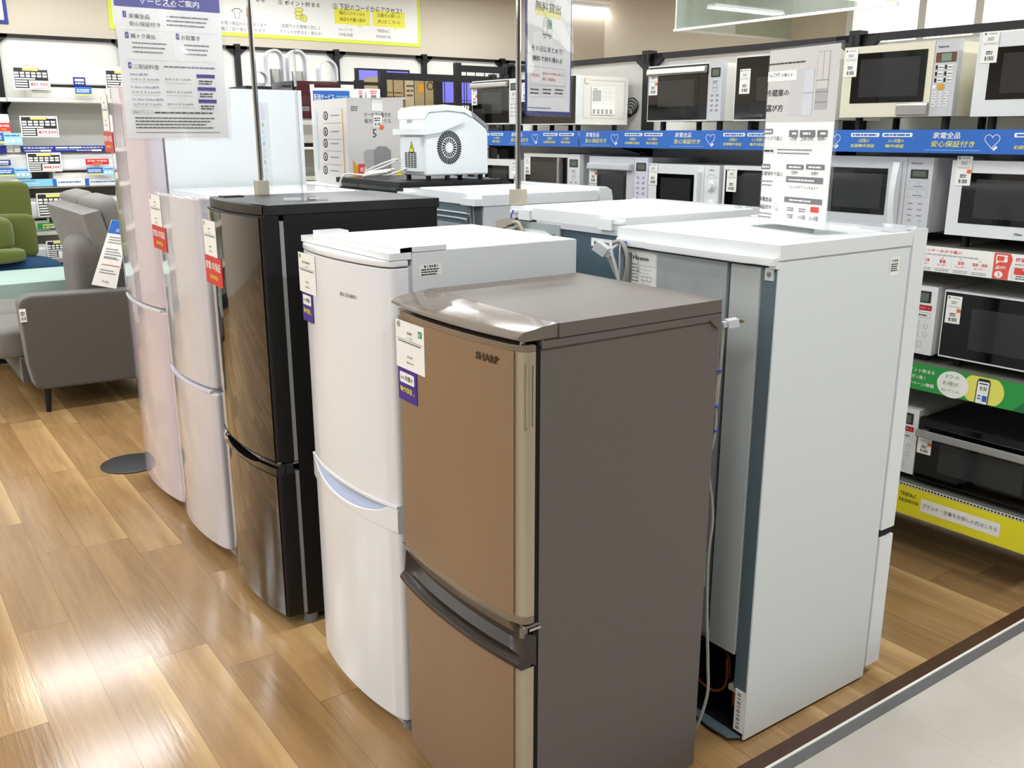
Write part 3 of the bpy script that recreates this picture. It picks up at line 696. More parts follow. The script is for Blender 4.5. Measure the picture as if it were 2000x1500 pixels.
b = B(); b.cyl((.09, .03, .0), (.09, .03, .035), .024, 'grey_plastic', 18); b.build('foot', t, 'grey adjustable foot')
foot(t, .09, W - .03)
# ---------------------------------------------------------------- glossy white fridge
W = .56; D = .64; fx = bulge(W, .035, 2.2)
t = thing('refrigerator', 'glossy pearl-white refrigerator with rounded doors, behind the black one', 'refrigerator', (1.012, 3.30, 0))
b = B(); b.box(.065, .004, .03, D, W - .004, 1.36, 'white_side', .01); b.build('cabinet', t)
b = B(); b.box(.06, .0, 1.355, D + .01, W, 1.385, 'white_gloss', .008); b.box(.16, .05, 1.384, D - .02, W - .05, 1.389, 'white_gloss', .003); b.build('top_cover', t)
for z0, z1 in ((.045, .675), (.69, 1.385)):
    b = B(); b.prism(door_plan(fx, W, .058, .016), 'z', z0, z1, 'pearl_white', .012, 3); d = b.build('door', t)
    if z0 < .5: dl = d
    else: du = d
sec = [[(fx(W * i / 20) - .003, W * i / 20, .672), (fx(W * i / 20) - .004, W * i / 20, .681), (fx(W * i / 20) + .01, W * i / 20, .684), (.04, W * i / 20, .684), (.04, W * i / 20, .672)] for i in range(1, 20)]
b = B(); b.loft(sec, 'pearl_edge'); b.build('door_trim', dl, 'bluish white edge along the lower door')
b = B(); b.box(.05, .01, .05, .066, W - .01, 1.35, 'light_grey'); b.build('door_seal', t)
price_card(du, fx, W, W - .02, .18, 1.372, .125, '冷蔵庫', '¥45,000', '税込¥49,500')
one_year(du, fx, W, W - .035, .21, 1.255, .09)
b = B(); b.box(.04, .02, 0, D - .02, W - .02, .04, 'light_grey'); b.build('plinth', t)
# ---------------------------------------------------------------- tall pinkish fridge
W = .62; D = .65; fx = bulge(W, .035, 2.2)
t = thing('refrigerator', 'tall pinkish-white mirror-gloss refrigerator at the far end of the front row', 'refrigerator', (1.015, 3.89, 0))
b = B(); b.box(.065, .0, .03, D, W, 1.775, 'white_side', .004); b.build('cabinet', t)
for z0, z1 in ((.045, .885), (.9, 1.785)):
    b = B(); b.prism(door_plan(fx, W, .058, .016), 'z', z0, z1, 'pink_white', .008, 3); d = b.build('door', t)
    if z0 < .5: dl = d
    else: du = d
sec = [[(fx(W * i / 20) - .003, W * i / 20, .884), (fx(W * i / 20) - .004, W * i / 20, .892), (fx(W * i / 20) + .01, W * i / 20, .895), (.04, W * i / 20, .895), (.04, W * i / 20, .884)] for i in range(1, 20)]
b = B(); b.loft(sec, 'white_gloss'); b.build('door_trim', dl, 'white edge along the lower door')
b = B(); b.box(.05, .01, .05, .066, W - .01, 1.76, 'grey_plastic'); b.build('door_seal', t)
price_card(du, fx, W, W - .004, .14, 1.76, .15, '冷蔵庫', '¥58,000', '税込¥63,800')
one_year(du, fx, W, W - .004, .2, 1.605, .085)
b = B(); b.box(.04, .02, 0, D - .02, W - .02, .04, 'light_grey'); b.build('plinth', t)
o = B(); o.lathe([(0, 0), (.145, 0), (.147, .004), (.14, .008), (0, .009)], 'black', 40); p = onZ(258, 906, 0)
o = o.build('base_plate'); o.location = (p.x, p.y, 0); tag(o, 'round flat black stand base lying on the wooden floor beside the tall fridge', 'stand base')

# ---------------------------------------------------------------- back row: grey backs toward us, doors on the far side
def rear_fridge(label, loc, W, D, H, capz, back_m, door=.07, cap_m='white', notch=True, name='refrigerator'):
    t = thing(name, label, 'refrigerator', loc)
    b = B(); b.box(0.02, 0.0, .03, D, W, H - .035, 'white_side', .002); b.build('cabinet', t)
    b = B(); b.box(-.006, -.004, H - .036, D + .0, W + .004, H, cap_m, .006, 3); b.build('top_cover', t)
    b = B(); b.box(D + .008, .0, .045, D + door, W, H + .004, 'white_gloss', .005); b.build('door', t)
    return t
# white one with its steel back, nearest
HX, HY = 1.772, 1.41; W = .56; D = .535; H = 1.35
t = thing('refrigerator', 'white two-door refrigerator at the right seen from behind, with bare grey metal back', 'refrigerator', (HX, HY, 0)); rearA = t
b = B()
b.box(.0, .0, .012, D, .006, 1.312, 'white_side', .002)                     # near side sheet
b.box(.0, W - .006, .012, D, W, 1.312, 'white_side', .002); b.box(.02, .006, .26, D - .01, W - .006, 1.31, 'white_side'); b.box(.2, .006, .03, D - .01, W - .006, .26, 'white_side'); 
f = Face(b, (0, 0, 0), (1, 0, 0), (0, 0, 1)); f.rrect(D - .085, 1.235, D - .045, 1.285, .002, 'card', .0006); f.barcode(D - .08, 1.272, .03, .007, 'ink', 14); f.bars(D - .081, 1.265, .03, .003, 'ink', 4, 1.9); b.build('cabinet', t)
b = B(); b.box(.012, .03, .262, .02, W - .01, 1.3, 'slate'); b.build('back_sheet', t, 'blue-grey metal back sheet')
b = B(); b.box(-.002, .004, .15, .014, .044, 1.285, 'galv_dark', .002); b.box(.0, .006, .03, .012, .034, .15, 'galv_dark', .001); b.build('back_rail', t, 'dull grey metal corner rail')
b = B(); b.loft([[(.012, .045, .25), (-.004, .05, .25), (-.006, .14, .25), (.012, .155, .25)], [(.012, .045, 1.29), (-.004, .05, 1.29), (-.006, .14, 1.29), (.012, .155, 1.29)]], 'foil'); b.build('cable_duct', t, 'pale foil-covered vertical duct')
b = B(); b.box(.0, .158, .262, .013, W - .03, 1.29, 'galv', .002); b.build('back_panel', t, 'grey galvanised back panel')
# cap
b = B(); b.box(-.004, -.004, 1.312, D, W + .004, 1.347, 'white', .006, 3); b.box(.11, .05, 1.3465, D - .03, W - .05, 1.3492, 'white', .002)
b.prism([(-.004, 0), (-.004, W), (-.022, W - .01), (-.022, W - .12), (-.03, W - .15), (-.03, .09), (-.022, .06), (-.022, 0)], 'z', 1.298, 1.318, 'white', .003)
b.box(-.012, -.001, 1.292, .004, .02, 1.312, 'white', .002); b.build('top_cover', t)
b = B(); b.box(-.0065, .01, 1.262, -.002, .035, 1.292, 'light_grey', .002); b.cyl((-.009, .022, 1.277), (-.0065, .022, 1.277), .006, 'steel', 14); b.build('screw_tab', t, 'small bracket with a screw')
for z0, z1 in ((.04, .46), (.485, 1.352)):
    b = B(); b.box(D + .012, .0, z0, D + .075, W, z1, 'white_gloss', .004); d = b.build('door', t)
b = B(); b.box(D + .012, .004, .465, D + .07, W, .482, 'dark_gap'); b.build('door_gap', t, 'dark grip gap between the doors')
b = B(); b.box(D, .008, .04, D + .013, W - .008, 1.31, 'light_grey'); b.build('door_seal', t)
b = B(); b.box(D - .06, .02, 1.3475, D + .05, .12, 1.358, 'white_gloss', .003); b.build('hinge_cover', t)
# label
b = B(); f = Face(b, (-.001, W - .03, 1.15), (0, -1, 0), (0, 0, 1)); b.box(-.001, W - .155, 1.15, .0, W - .03, 1.285, 'card'); w_ = .125
f.frame(.002, .002, w_ - .002, .133, .0008, 'line'); f.text('Hisense', w_ * .5, .112, .012, 'ink', w=.062, al='c', bold=.015)
for j in range(9): f.bars(.008, .098 - j * .009, .04 + (j % 3) * .004, .0025, 'ink_grey', 1)
for j in range(7): f.stroke([(.06, .098 - j * .01), (.118 - (j % 3) * .01, .098 - j * .01)], .0006, 'ink_grey')
for j in range(4): f.frame(.07 + (j % 2) * .02, .03 + (j // 2) * .025, .085 + (j % 2) * .02, .045 + (j // 2) * .025, .0006, 'ink_grey')
f.bars(.01, .014, .1, .003, 'ink', 2, 2.2); b.build('rating_label', t, 'white wiring-diagram label')
b = B(); b.box(-.0015, .165, .40, -.0005, .235, .50, 'card'); f = Face(b, (-.0016, .235, .40), (0, -1, 0), (0, 0, 1)); f.barcode(.008, .07, .05, .022, 'ink', 14); f.barcode(.008, .012, .05, .035, 'ink', 14); b.build('barcode_label', t, 'white barcode label')
b = B(); b.box(-.0035, .004, .03, -.0015, .036, .155, 'card'); f = Face(b, (-.0036, .036, .03), (0, -1, 0), (0, 0, 1))
for j in range(22):
    if (j * 7) % 5 < 3: f.rect(.008, .008 + j * .005, .02, .0105 + j * .005, 'ink')
b.build('barcode_label', t, 'white barcode label on the bottom corner')
# machine bay
b = B(); b.box(.0, .006, .012, .2, W - .006, .022, 'black_metal', .001); b.prism([(0, .01), (-.03, .03), (-.035, .1), (-.028, .14), (-.035, .3), (0, .32)], 'z', .012, .018, 'galv_dark', .001); b.box(.19, .01, .02, .2, W - .01, .26, 'black'); b.build('compressor_tray', t, 'dark tray of the open compressor bay')
b = B(); b.lathe([(0, 0), (.05, .002), (.075, .03), (.078, .09), (.05, .13), (0, .14)], 'black', 28, (.1, .3, .03)); b.build('compressor', t, 'black compressor')
b = B(); b.tube([(.1, .23, .1), (.03, .2, .09), (.015, .13, .09), (.03, .1, .12), (.03, .1, .2)], .004, 'copper', 8); b.tube([(.03, .12, .24), (.03, .09, .2), (.028, .085, .15)], .003, 'copper', 8)
b.cyl((.02, .054, .085), (.02, .054, .16), .0085, 'copper', 16); b.cyl((.02, .054, .16), (.02, .054, .175), .0085, 'brass', 16, .004); b.cyl((.02, .054, .175), (.02, .054, .23), .003, 'copper', 10)
b.box(.002, .018, .135, .032, .066, .15, 'beige_plastic', .002); b.cyl((.002, .026, .1425), (-.003, .026, .1425), .006, 'steel', 12); b.build('copper_pipe', t, 'copper pipes and drier')
b = B(); b.box(.0, .02, .25, .18, W - .02, .262, 'shelf_grey'); b.lathe([(0, 0), (.03, .004), (.03, .03), (0, .03)], 'grey_plastic', 20, (.06, .14, .225)); b.build('drip_tray', t, 'grey drip tray above the compressor')
b = B(); b.box(-.012, W - .055, .95, .0, W - .04, 1.28, 'grey_plastic', .003)
b.tube([(-.03, W - .01, 1.305), (-.036, W - .05, 1.31), (-.036, W - .075, 1.27), (-.033, W - .065, 1.21), (-.03, W - .045, 1.175), (-.028, W - .05, 1.1), (-.022, W - .05, .95)], .0058, 'cord_grey', 8)
b.tube([(-.036, W - .0, 1.26), (-.036, W - .03, 1.22), (-.03, W - .045, 1.18), (-.025, W - .03, 1.1), (-.02, W - .035, .95)], .0058, 'cord_grey', 8)
b.tube([(-.03, W - .03, 1.3), (-.045, W - .02, 1.285), (-.042, W - .035, 1.24), (-.033, W - .045, 1.19)], .0045, 'light_grey', 8)
plug(b, (-.045, W + .022, 1.285), (-.45, .65, .5), 'light_grey', False, 1.5); b.build('power_cord', t, 'grey power cord with plug tied at the back corner')
b = B()
for z, rr in ((1.18, .014), (1.31, .010)): b.tube([(-.03 + rr * math.cos(a), W - .045 + rr * math.sin(a), z) for a in [i * math.pi / 5 for i in range(11)]], .0022, 'tie_blue', 6)
b.build('cable_tie', t, 'blue cable ties')
for x, y in ((D - .03, .04), (D - .03, W - .04), (.3, .04)): foot(t, x, y, .02, .03)
b = B(); b.box(D - .1, .01, .02, D + .02, W - .01, .04, 'light_grey', .003); b.build('plinth', t)

# second one
HX2, HY2 = 1.84, 2.02; W = .565; D = .535; H = 1.364
t = thing('refrigerator', 'white refrigerator with dark slate back, second in the back row', 'refrigerator', (HX2, HY2, 0))
b = B(); b.box(.01, .0, .03, D, W, H - .035, 'white_side', .002); b.build('cabinet', t)
b = B(); b.box(.004, .02, .05, .012, W - .01, H - .04, 'slate', .001); b.build('back_sheet', t, 'dark slate-blue back sheet')
b = B(); b.box(-.004, -.004, H - .037, D + .004, W + .004, H, 'white', .006, 3); b.box(-.004, .01, H - .055, .006, W - .14, H - .037, 'light_grey', .001)
for y in (.075, W - .085): b.box(-.016, y - .03, H - .04, -.002, y + .03, H - .008, 'white', .004)
b.box(-.012, .0, H - .02, .0, .04, H - .012, 'white', .002); b.box(-.012, W - .04, H - .02, .0, W, H - .012, 'white', .002); b.build('top_cover', t)
b = B(); b.box(D + .01, .0, .045, D + .07, W, H + .003, 'white_gloss', .005); b.build('door', t)
b = B(); b.box(D - .02, .05, H, D + .035, W - .03, H + .006, 'white_gloss', .003); b.build('hinge_cover', t)
b = B(); b.box(-.006, W - .265, H - .17, .003, W - .03, H - .045, 'galv', .003); sec = []
for i in range(9):
    a = math.pi * i / 8; sec.append([(-.006 - .024 * math.sin(a), W - .06, H - .098 + .03 * math.cos(a)), (-.006 - .024 * math.sin(a), W - .19, H - .098 + .03 * math.cos(a)), (-.006 - .004 * math.sin(a), W - .215, H - .098 + .02 * math.cos(a))])
b.loft(sec, 'galv', False, False); b.cyl((-.009, W - .238, H - .085), (-.006, W - .238, H - .085), .01, 'steel', 14); b.build('terminal_cover', t, 'raised metal terminal cover')
b = B(); b.box(.002, .06, H - .095, .0035, .155, H - .07, 'card'); f = Face(b, (.0018, .155, H - .095), (0, -1, 0), (0, 0, 1)); f.barcode(.012, .004, .07, .012, 'ink', 20); b.build('barcode_label', t, 'white barcode label')
b = B(); b.tube([(-.036 + .004 * a, W - .075 + .024 * math.cos(a), H - .085 + .024 * math.sin(a)) for a in [i * math.pi / 8 for i in range(17)]], .007, 'beige_plastic', 8)
plug(b, (-.04, W - .015, H - .055), (-.2, .9, -.25), 'beige_plastic', False, 1.6); b.tube([(-.035, W - .05, H - .05), (-.033, W - .08, H - .05), (-.03, W - .1, H - .08), (-.028, W - .095, H - .13)], .006, 'beige_plastic', 8); b.build('power_cord', t, 'beige power plug and looped cord')
b = B(); b.tube([(-.028, W - .045, H - .01), (-.034, W - .04, H - .03), (-.034, W - .045, H - .055), (-.03, W - .06, H - .06)], .0025, 'tie_blue', 6); b.build('cable_tie', t, 'blue cable tie')
b = B(); b.box(.02, .02, 0, D, W - .02, .04, 'black'); b.build('plinth', t)
# third one, rounded top
HX3, HY3 = 1.84, 2.775; W = .56; D = .535; H = 1.388
t = thing('refrigerator', 'white refrigerator with rounded top cover, third in the back row', 'refrigerator', (HX3, HY3, 0))
b = B(); b.box(.01, .0, .03, D, W, H - .035, 'white_side', .002); b.build('cabinet', t)
b = B(); b.box(.004, .01, .05, .012, W - .01, H - .04, 'galv_dark', .001)
for y0, y1, z in ((.05, W - .05, H - .07), (.07, W - .07, H - .09)): b.tube([(.002, y0, .1), (.002, y0, z - .05), (.002, y0 + .03, z - .01), (.002, y0 + .06, z), (.002, y1, z)], .004, 'galv', 6)
b.box(-.006, .09, .2, .004, W - .09, H - .11, 'galv', .02, 4); b.build('back_sheet', t, 'pressed grey metal back sheet')
b = B(); b.box(-.0, -.006, H - .037, D + .0, W + .004, H, 'white_gloss', .014, 4); b.box(.06, .03, H - .002, D - .02, W - .03, H + .003, 'white', .002)
b.box(-.03, -.004, H - .036, .03, .09, H - .012, 'white_gloss', .008, 3); b.box(-.03, W - .09, H - .036, .03, W, H - .012, 'white_gloss', .008, 3); b.build('top_cover', t)
b = B(); b.prism([(D + .01, .05), (D + .01, H - .03), (D + .01, H + .012), (D + .05, H + .012), (D + .075, H - .0), (D + .082, H - .03), (D + .082, .05)], 'y', 0, W, 'white_gloss', .004); b.build('door', t)
b = B(); b.box(.02, .02, 0, D, W - .02, .04, 'black'); b.build('plinth', t)
# black one carrying the ice maker
t = thing('refrigerator', 'low black refrigerator in the back row carrying the white ice maker', 'refrigerator', (1.85, 3.39, 0)); W = .58; D = .5; H = 1.408
b = B(); b.box(.01, .0, .03, D, W, H - .04, 'black_side', .002); b.build('cabinet', t)
b = B(); b.box(.0, .01, .05, .011, W - .01, H - .06, 'galv_dark', .001); b.build('back_sheet', t, 'grey metal back sheet')
b = B(); b.box(-.004, -.006, H - .022, D + .0, W + .004, H, 'black_top', .003); b.box(.02, -.002, H - .042, D, W, H - .024, 'black_gloss', .003); b.build('top_cover', t)
b = B(); b.box(D + .006, -.0, .05, D + .07, W, H - .002, 'black_gloss', .006); b.build('door', t)
b = B(); b.box(.02, .02, 0, D, W - .02, .04, 'black'); b.build('plinth', t)
# white one under the carton
t = thing('refrigerator', 'white refrigerator at the far end of the back row, hidden behind the carton', 'refrigerator', (1.88, 4.04, 0)); W = .55; D = .55; H = 1.36
b = B(); b.box(.0, .0, .03, D, W, H - .03, 'white_side', .003); b.build('cabinet', t)
b = B(); b.box(-.004, -.004, H - .03, D + .0, W + .004, H, 'white', .005); b.build('top_cover', t)
b = B(); b.box(D + .006, 0, .05, D + .06, W, H - .004, 'white_gloss', .006); b.build('door', t)
b = B(); b.box(.02, .02, 0, D, W - .02, .04, 'black'); b.build('plinth', t)
# ================================================================== MICROWAVE WALL
SA = R(1.8); SO = V((3.21, 1.4, 0))            # shelf front line; local y runs away from the camera, local x into the shelf
SM = Matrix.Translation(SO) @ Matrix.Rotation(SA, 4, 'Z')
UW = 1.225; S0 = -.07
def shelf_loc(s, d=0, z=0): return SM @ V((d, s, z))
# bays: reuse the builder, whose x runs along the shelf seen from the front (so from far to near)
lv2 = [(0.295, .45, 'shelf_grey'), (0.77, .45, 'shelf_grey'), (1.205, .45, 'shelf_grey'), (1.61, .42, 'shelf_white')]
names = ['nearest bay', 'second bay from the right', 'third bay from the right', 'farthest bay']
for k in range(4):
    p = shelf_loc(S0 + (k + 1) * UW)
    t = shelf_bay('shelf_unit', 'black-posted shelf bay full of microwaves along the right wall, ' + names[k], 'shelf unit', p, SA - R(90), UW, 2.005 if k < 3 else 1.64, lv2, .45, 'microwave shelf bays', both=(k == 0 or k == 3), plinth=False, panel=k < 3)
# price channel strips and promotional strips (u runs from far to near)
def strip_sign(name, label, k, z0, z1, m, W=UW, tilt=0.0, u_off=0.0, group=None, draw=None, out=.012):
    p = shelf_loc(S0 + (k + 1) * UW - u_off, -out, 0)
    t = thing(name, label, 'shelf sign', (p.x, p.y, z0), SA - R(90), group)
    H = z1 - z0; b = B(); W2 = V((0, math.sin(tilt), math.cos(tilt)))
    q = [V((.004, 0, 0)), V((W - .004, 0, 0)), V((W - .004, 0, 0)) + W2 * H, V((.004, 0, 0)) + W2 * H]; n = V((0, .002, 0))
    b.add(q + [a + n for a in q], [(0, 1, 2, 3), (7, 6, 5, 4), (0, 4, 5, 1), (1, 5, 6, 2), (2, 6, 7, 3), (3, 7, 4, 0)], m)
    f = Face(b, (0, 0, 0), (1, 0, 0), W2); f.H = H; f.Wd = W
    if draw: draw(f)
    b.build('sign_strip', t); return t
def widen(f, u0, k):
    O, U_, W_, N_ = f.O.copy(), f.U.copy(), f.W.copy(), f.N.copy(); f.curved = lambda u, v, n: O + U_ * (u0 + (u - u0) * k) + W_ * v + N_ * n
def heart(f, u, v, r, m, t=.0022):
    pts = []
    for i in range(25):
        a = 2 * math.pi * i / 24
        x = 16 * math.sin(a) ** 3; y = 13 * math.cos(a) - 5 * math.cos(2 * a) - 2 * math.cos(3 * a) - math.cos(4 * a)
        if i in (9, 10): pass
        pts.append((u + x / 17 * r, v + y / 17 * r))
    f.stroke(pts, t, m, .0012)
    f.poly([(u + .1 * r, v - 1.0 * r), (u + .55 * r, v - .6 * r), (u + .8 * r, v - .85 * r), (u + .35 * r, v - 1.25 * r)], m, .0016)
def draw_blue(f):
    for k in range(2):
        o = k * .605; H = f.H
        f.text('家電全品', o + .055, H * .62, H * .27, 'card', w=.098, bold=.012, slant=.15)
        f.text('安心保証付き', o + .05, H * .26, H * .27, 'yellow_pale', w=.155, bold=.014, slant=.15); f.bars(o + .03, H * .12, .2, .0022, 'blue_light')
        heart(f, o + .265, H * .55, .027, 'heart')
        for j, (a, c) in enumerate((('1週間の', '初期動作保証'), ('6ヶ月間の', '動作保証'))):
            uu = o + .335 + j * .13; f.rrect(uu, H * .68, uu + .118, H * .86, .004, 'card'); f.bars(uu + .008, H * .73, .1, H * .08, 'blue', n=.0014)
            f.text(a, uu + .056, H * .43, H * .16, 'yellow_pale', al='c', bold=.012, slant=.15); f.text(c, uu + .052, H * .2, H * .16, 'yellow_pale', w=.1 - .026 * j, al='c', bold=.012, slant=.15)
for k, w_ in enumerate(('nearest', 'cut by the guide sign', 'left of the guide sign', 'farthest, behind the ice maker')):
    strip_sign('shelf_sign', 'blue warranty strip on the upper microwave shelf, ' + w_, k, 1.532, 1.612, 'blue', draw=draw_blue, group='blue warranty strips', out=.042 if False else .034)
def draw_red(f):
    H = f.H; u = .561
    for j in range(2): f.bars(.05 + j * .26, H * .6, .16, H * .06, 'red_soft', 3, 2.6)
    widen(f, .661, 1.2)
    f.text('センサー方式で選ぶ', u + .1, H * .78, H * .12, 'red_soft', w=.12, bold=.01); f.bars(u + .1, H * .66, .17, H * .045, 'ink_light')
    for j, (a) in enumerate(('赤外線', '重量', '温度', '湿度・蒸気')):
        x = u + .085 + j * .056; f.text('▲', x + .024, H * .56, H * .06, 'ink_light', al='c'); f.text(a, x + .024, H * .38, H * .13, 'red_soft', w=.02 if len(a) < 3 else (.03 if len(a) < 4 else .045), al='c', bold=.012)
        f.text('センサー', x + .024, H * .24, H * .1, 'red_soft', w=.032, al='c'); f.bars(x + .002, H * .12, .045, H * .035, 'ink_light', 2, 1.9); f.rect(x + .0515, H * .08, x + .052, H * .56, 'line')
    x = u + .315; f.poly([(x, 0.001), (x + .045, 0.001), (x + .045, H * .35), (x + .052, H * .8), (x + .045, H - .001), (x, H - .001)], 'coral')
    f.rrect(x + .006, H * .66, x + .038, H * .92, .003, 'card', .0012); f.rrect(x + .009, H * .7, x + .029, H * .88, .002, 'coral', .0016); f.disc(x + .034, H * .83, .002, 'coral', .0016); f.poly([(x + .008, H * .66), (x + .016, H * .66), (x + .006, H * .55)], 'card', .0012)
    f.text('選び', x + .005, H * .37, H * .14, 'card', w=.022, bold=.02, slant=.3); f.text('方', x + .028, H * .4, H * .12, 'card', w=.009); f.disc(x + .018, H * .18, H * .13, 'card', .0012); f.text('3', x + .018, H * .1, H * .16, 'coral', al='c', n=.0018)
    x = u + .375; f.text('機能やタイプ', x, H * .72, H * .16, 'red_soft', w=.09, bold=.012); f.bars(x, H * .6, .08, H * .045, 'ink_light'); f.frame(x - .006, H * .08, x + .115, H * .52, .0008, 'line')
    f.rect(x, H * .25, x + .11, H * .5, 'red_soft', .001); f.text('電子オーブン', x + .05, H * .4, H * .08, 'card', w=.055, al='c', n=.0015); f.text('レンジ', x + .05, H * .29, H * .08, 'card', w=.028, al='c', n=.0015); f.bars(x + .006, H * .16, .09, H * .045, 'ink_grey', 2, 1.9)
def draw_green(f):
    H = f.H; e = .651
    for j in range(1): f.text('ポイント貯まる', .06 + j * .33, H * .4, H * .25, 'card', w=.2)
    widen(f, e, 1.19)
    f.text('ポイント貯まる', e - .005, H * .68, H * .15, 'card', w=.098, bold=.012); f.text('クーポン届く', e - .005, H * .43, H * .15, 'card', w=.07, bold=.012); f.text('キャンペーン情報', e - .02, H * .17, H * .15, 'card', w=.115, bold=.012)
    f.disc(e + .152, H * .47, H * .5, 'card', .0012, 28, ry=H * .5); f.text('3つの', e + .15, H * .68, H * .15, 'green', w=.045, al='c', n=.0018); f.text('お得が', e + .146, H * .41, H * .17, 'green', w=.05, al='c', n=.0018); f.text('付いてくる！', e + .148, H * .17, H * .11, 'green', w=.058, al='c', n=.0018)
    c = e + .245; pts = [(c + .062 * math.cos(a), max(.002, min(H - .002, H * .5 + .062 * math.sin(a)))) for a in [2 * math.pi * i / 40 for i in range(40)]]
    f.poly(pts, 'yellow_pale', .001)
    f.poly([(c - .022, .001), (c + .018, .001), (c + .02, H * .82), (c + .016, H * .92), (c - .014, H * .92), (c - .02, H * .82)], 'ink', .0016); f.poly([(c - .019, .001), (c + .015, .001), (c + .017, H * .82), (c - .017, H * .82)], 'card', .002)
    f.rect(c - .013, H * .72, c + .013, H * .76, 'navy', .0024); f.barcode(c - .01, H * .5, .02, H * .14, 'ink', 10, .0024); f.rect(c + .0, H * .1, c + .014, H * .32, 'blue', .0024); f.bars(c - .014, H * .26, .01, H * .05, 'blue', 2, 2, .0024)
    f.poly([(c + .09, .001), (c + .2, .001), (c + .2, H * .9), (c + .13, H * .5)], 'green_dark', .0009)
def draw_yellow(f):
    H = f.H; e = .618
    f.text('TREFAC', .06, H * .66, H * .14, 'ink', w=.07, bold=.01); f.text('FASHION', .06, H * .44, H * .14, 'ink', w=.08, bold=.01); f.rrect(.16, H * .28, .45, H * .74, .003, 'card', .001); f.text('ブランド・古着をお探しの方はこちら', .168, H * .44, H * .15, 'ink', w=.27, n=.0016)
    widen(f, e, 1.2)
    f.text('TREFAC', e + .052, H * .66, H * .14, 'ink', w=.056, bold=.01); f.text('FASHION', e + .052, H * .44, H * .14, 'ink', w=.064, bold=.01)
    f.rrect(e + .125, H * .28, e + .375, H * .74, .003, 'card', .001); f.poly([(e + .374, H * .56), (e + .374, H * .46), (e + .381, H * .51)][::-1], 'card', .001); f.text('ブランド・古着をお探しの方はこちら', e + .132, H * .44, H * .15, 'ink', w=.236, n=.0016)
    return
    f.rrect(.16, H * .28, .41, H * .74, .003, 'card', .001); f.text('ブランド・古着をお探しの方はこちら', .168, H * .44, H * .15, 'ink', w=.236, n=.0016)
strip_sign('shelf_sign', 'white and red strip sign on sensor types, third shelf of the microwave wall', 0, 1.117, 1.207, 'paper', W=UW - .0, draw=draw_red, tilt=0.0, out=.014)
strip_sign('shelf_sign', 'green strip sign with a phone picture on the microwave wall', 0, .672, .771, 'green', W=UW - .0, draw=draw_green, out=.014)
strip_sign('shelf_sign', 'bright yellow strip sign on the lowest shelf of the microwave wall', 0, .172, .285, 'yellow', W=UW + .04, u_off=0, draw=draw_yellow, out=.014)
# perforated edge above the yellow sign
t = thing('shelf_guard', 'black and white perforated guard along the edge of the lowest shelf', 'shelf guard', shelf_loc(S0, -.01, .286))
t.rotation_euler = (0, 0, SA); b = B(); b.box(-.001, 0, 0, .001, UW, .012, 'shelf_white')
for i in range(98): b.box(-.0014, .004 + i * .0125, .003, .0014, .0115 + i * .0125, .009, 'dark_gap')
b.build('edge_guard', t)

def tagcard(parent, f0, u, v, w_, h_, orange=True, n=.003):
    b = B(); f = Face(b, f0.P(u, v, n), f0.U, f0.W); b.add([f.P(0, 0, 0), f.P(w_, 0, 0), f.P(w_, h_, 0), f.P(0, h_, 0), f.P(0, 0, -.001), f.P(w_, 0, -.001), f.P(w_, h_, -.001), f.P(0, h_, -.001)], [(0, 1, 2, 3), (7, 6, 5, 4), (0, 4, 5, 1), (1, 5, 6, 2), (2, 6, 7, 3), (3, 7, 4, 0)], 'card')
    f.disc(w_ * .15, h_ * .93, w_ * .07, 'ink_grey'); f.bars(w_ * .35, h_ * .92, w_ * .5, h_ * .02, 'ink_grey'); f.bars(w_ * .3, h_ * .78, w_ * .4, h_ * .025, 'ink_grey', 2, 2.4); f.rect(w_ * .06, h_ * .64, w_ * .94, h_ * .645, 'ink_grey'); f.bars(w_ * .1, h_ * .59, w_ * .8, h_ * .02, 'ink_light')
    f.bars(w_ * .3, h_ * .34, w_ * .4, h_ * .035, 'ink', 2, 1.9); f.barcode(w_ * .22, h_ * .08, w_ * .56, h_ * .13, 'ink', 12)
    if orange: f.rrect(w_ * .72, h_ * .42, w_ * 1.0, h_ * .55, w_ * .04, 'orange', .0012)
    b.build('price_card', parent, 'white price card')
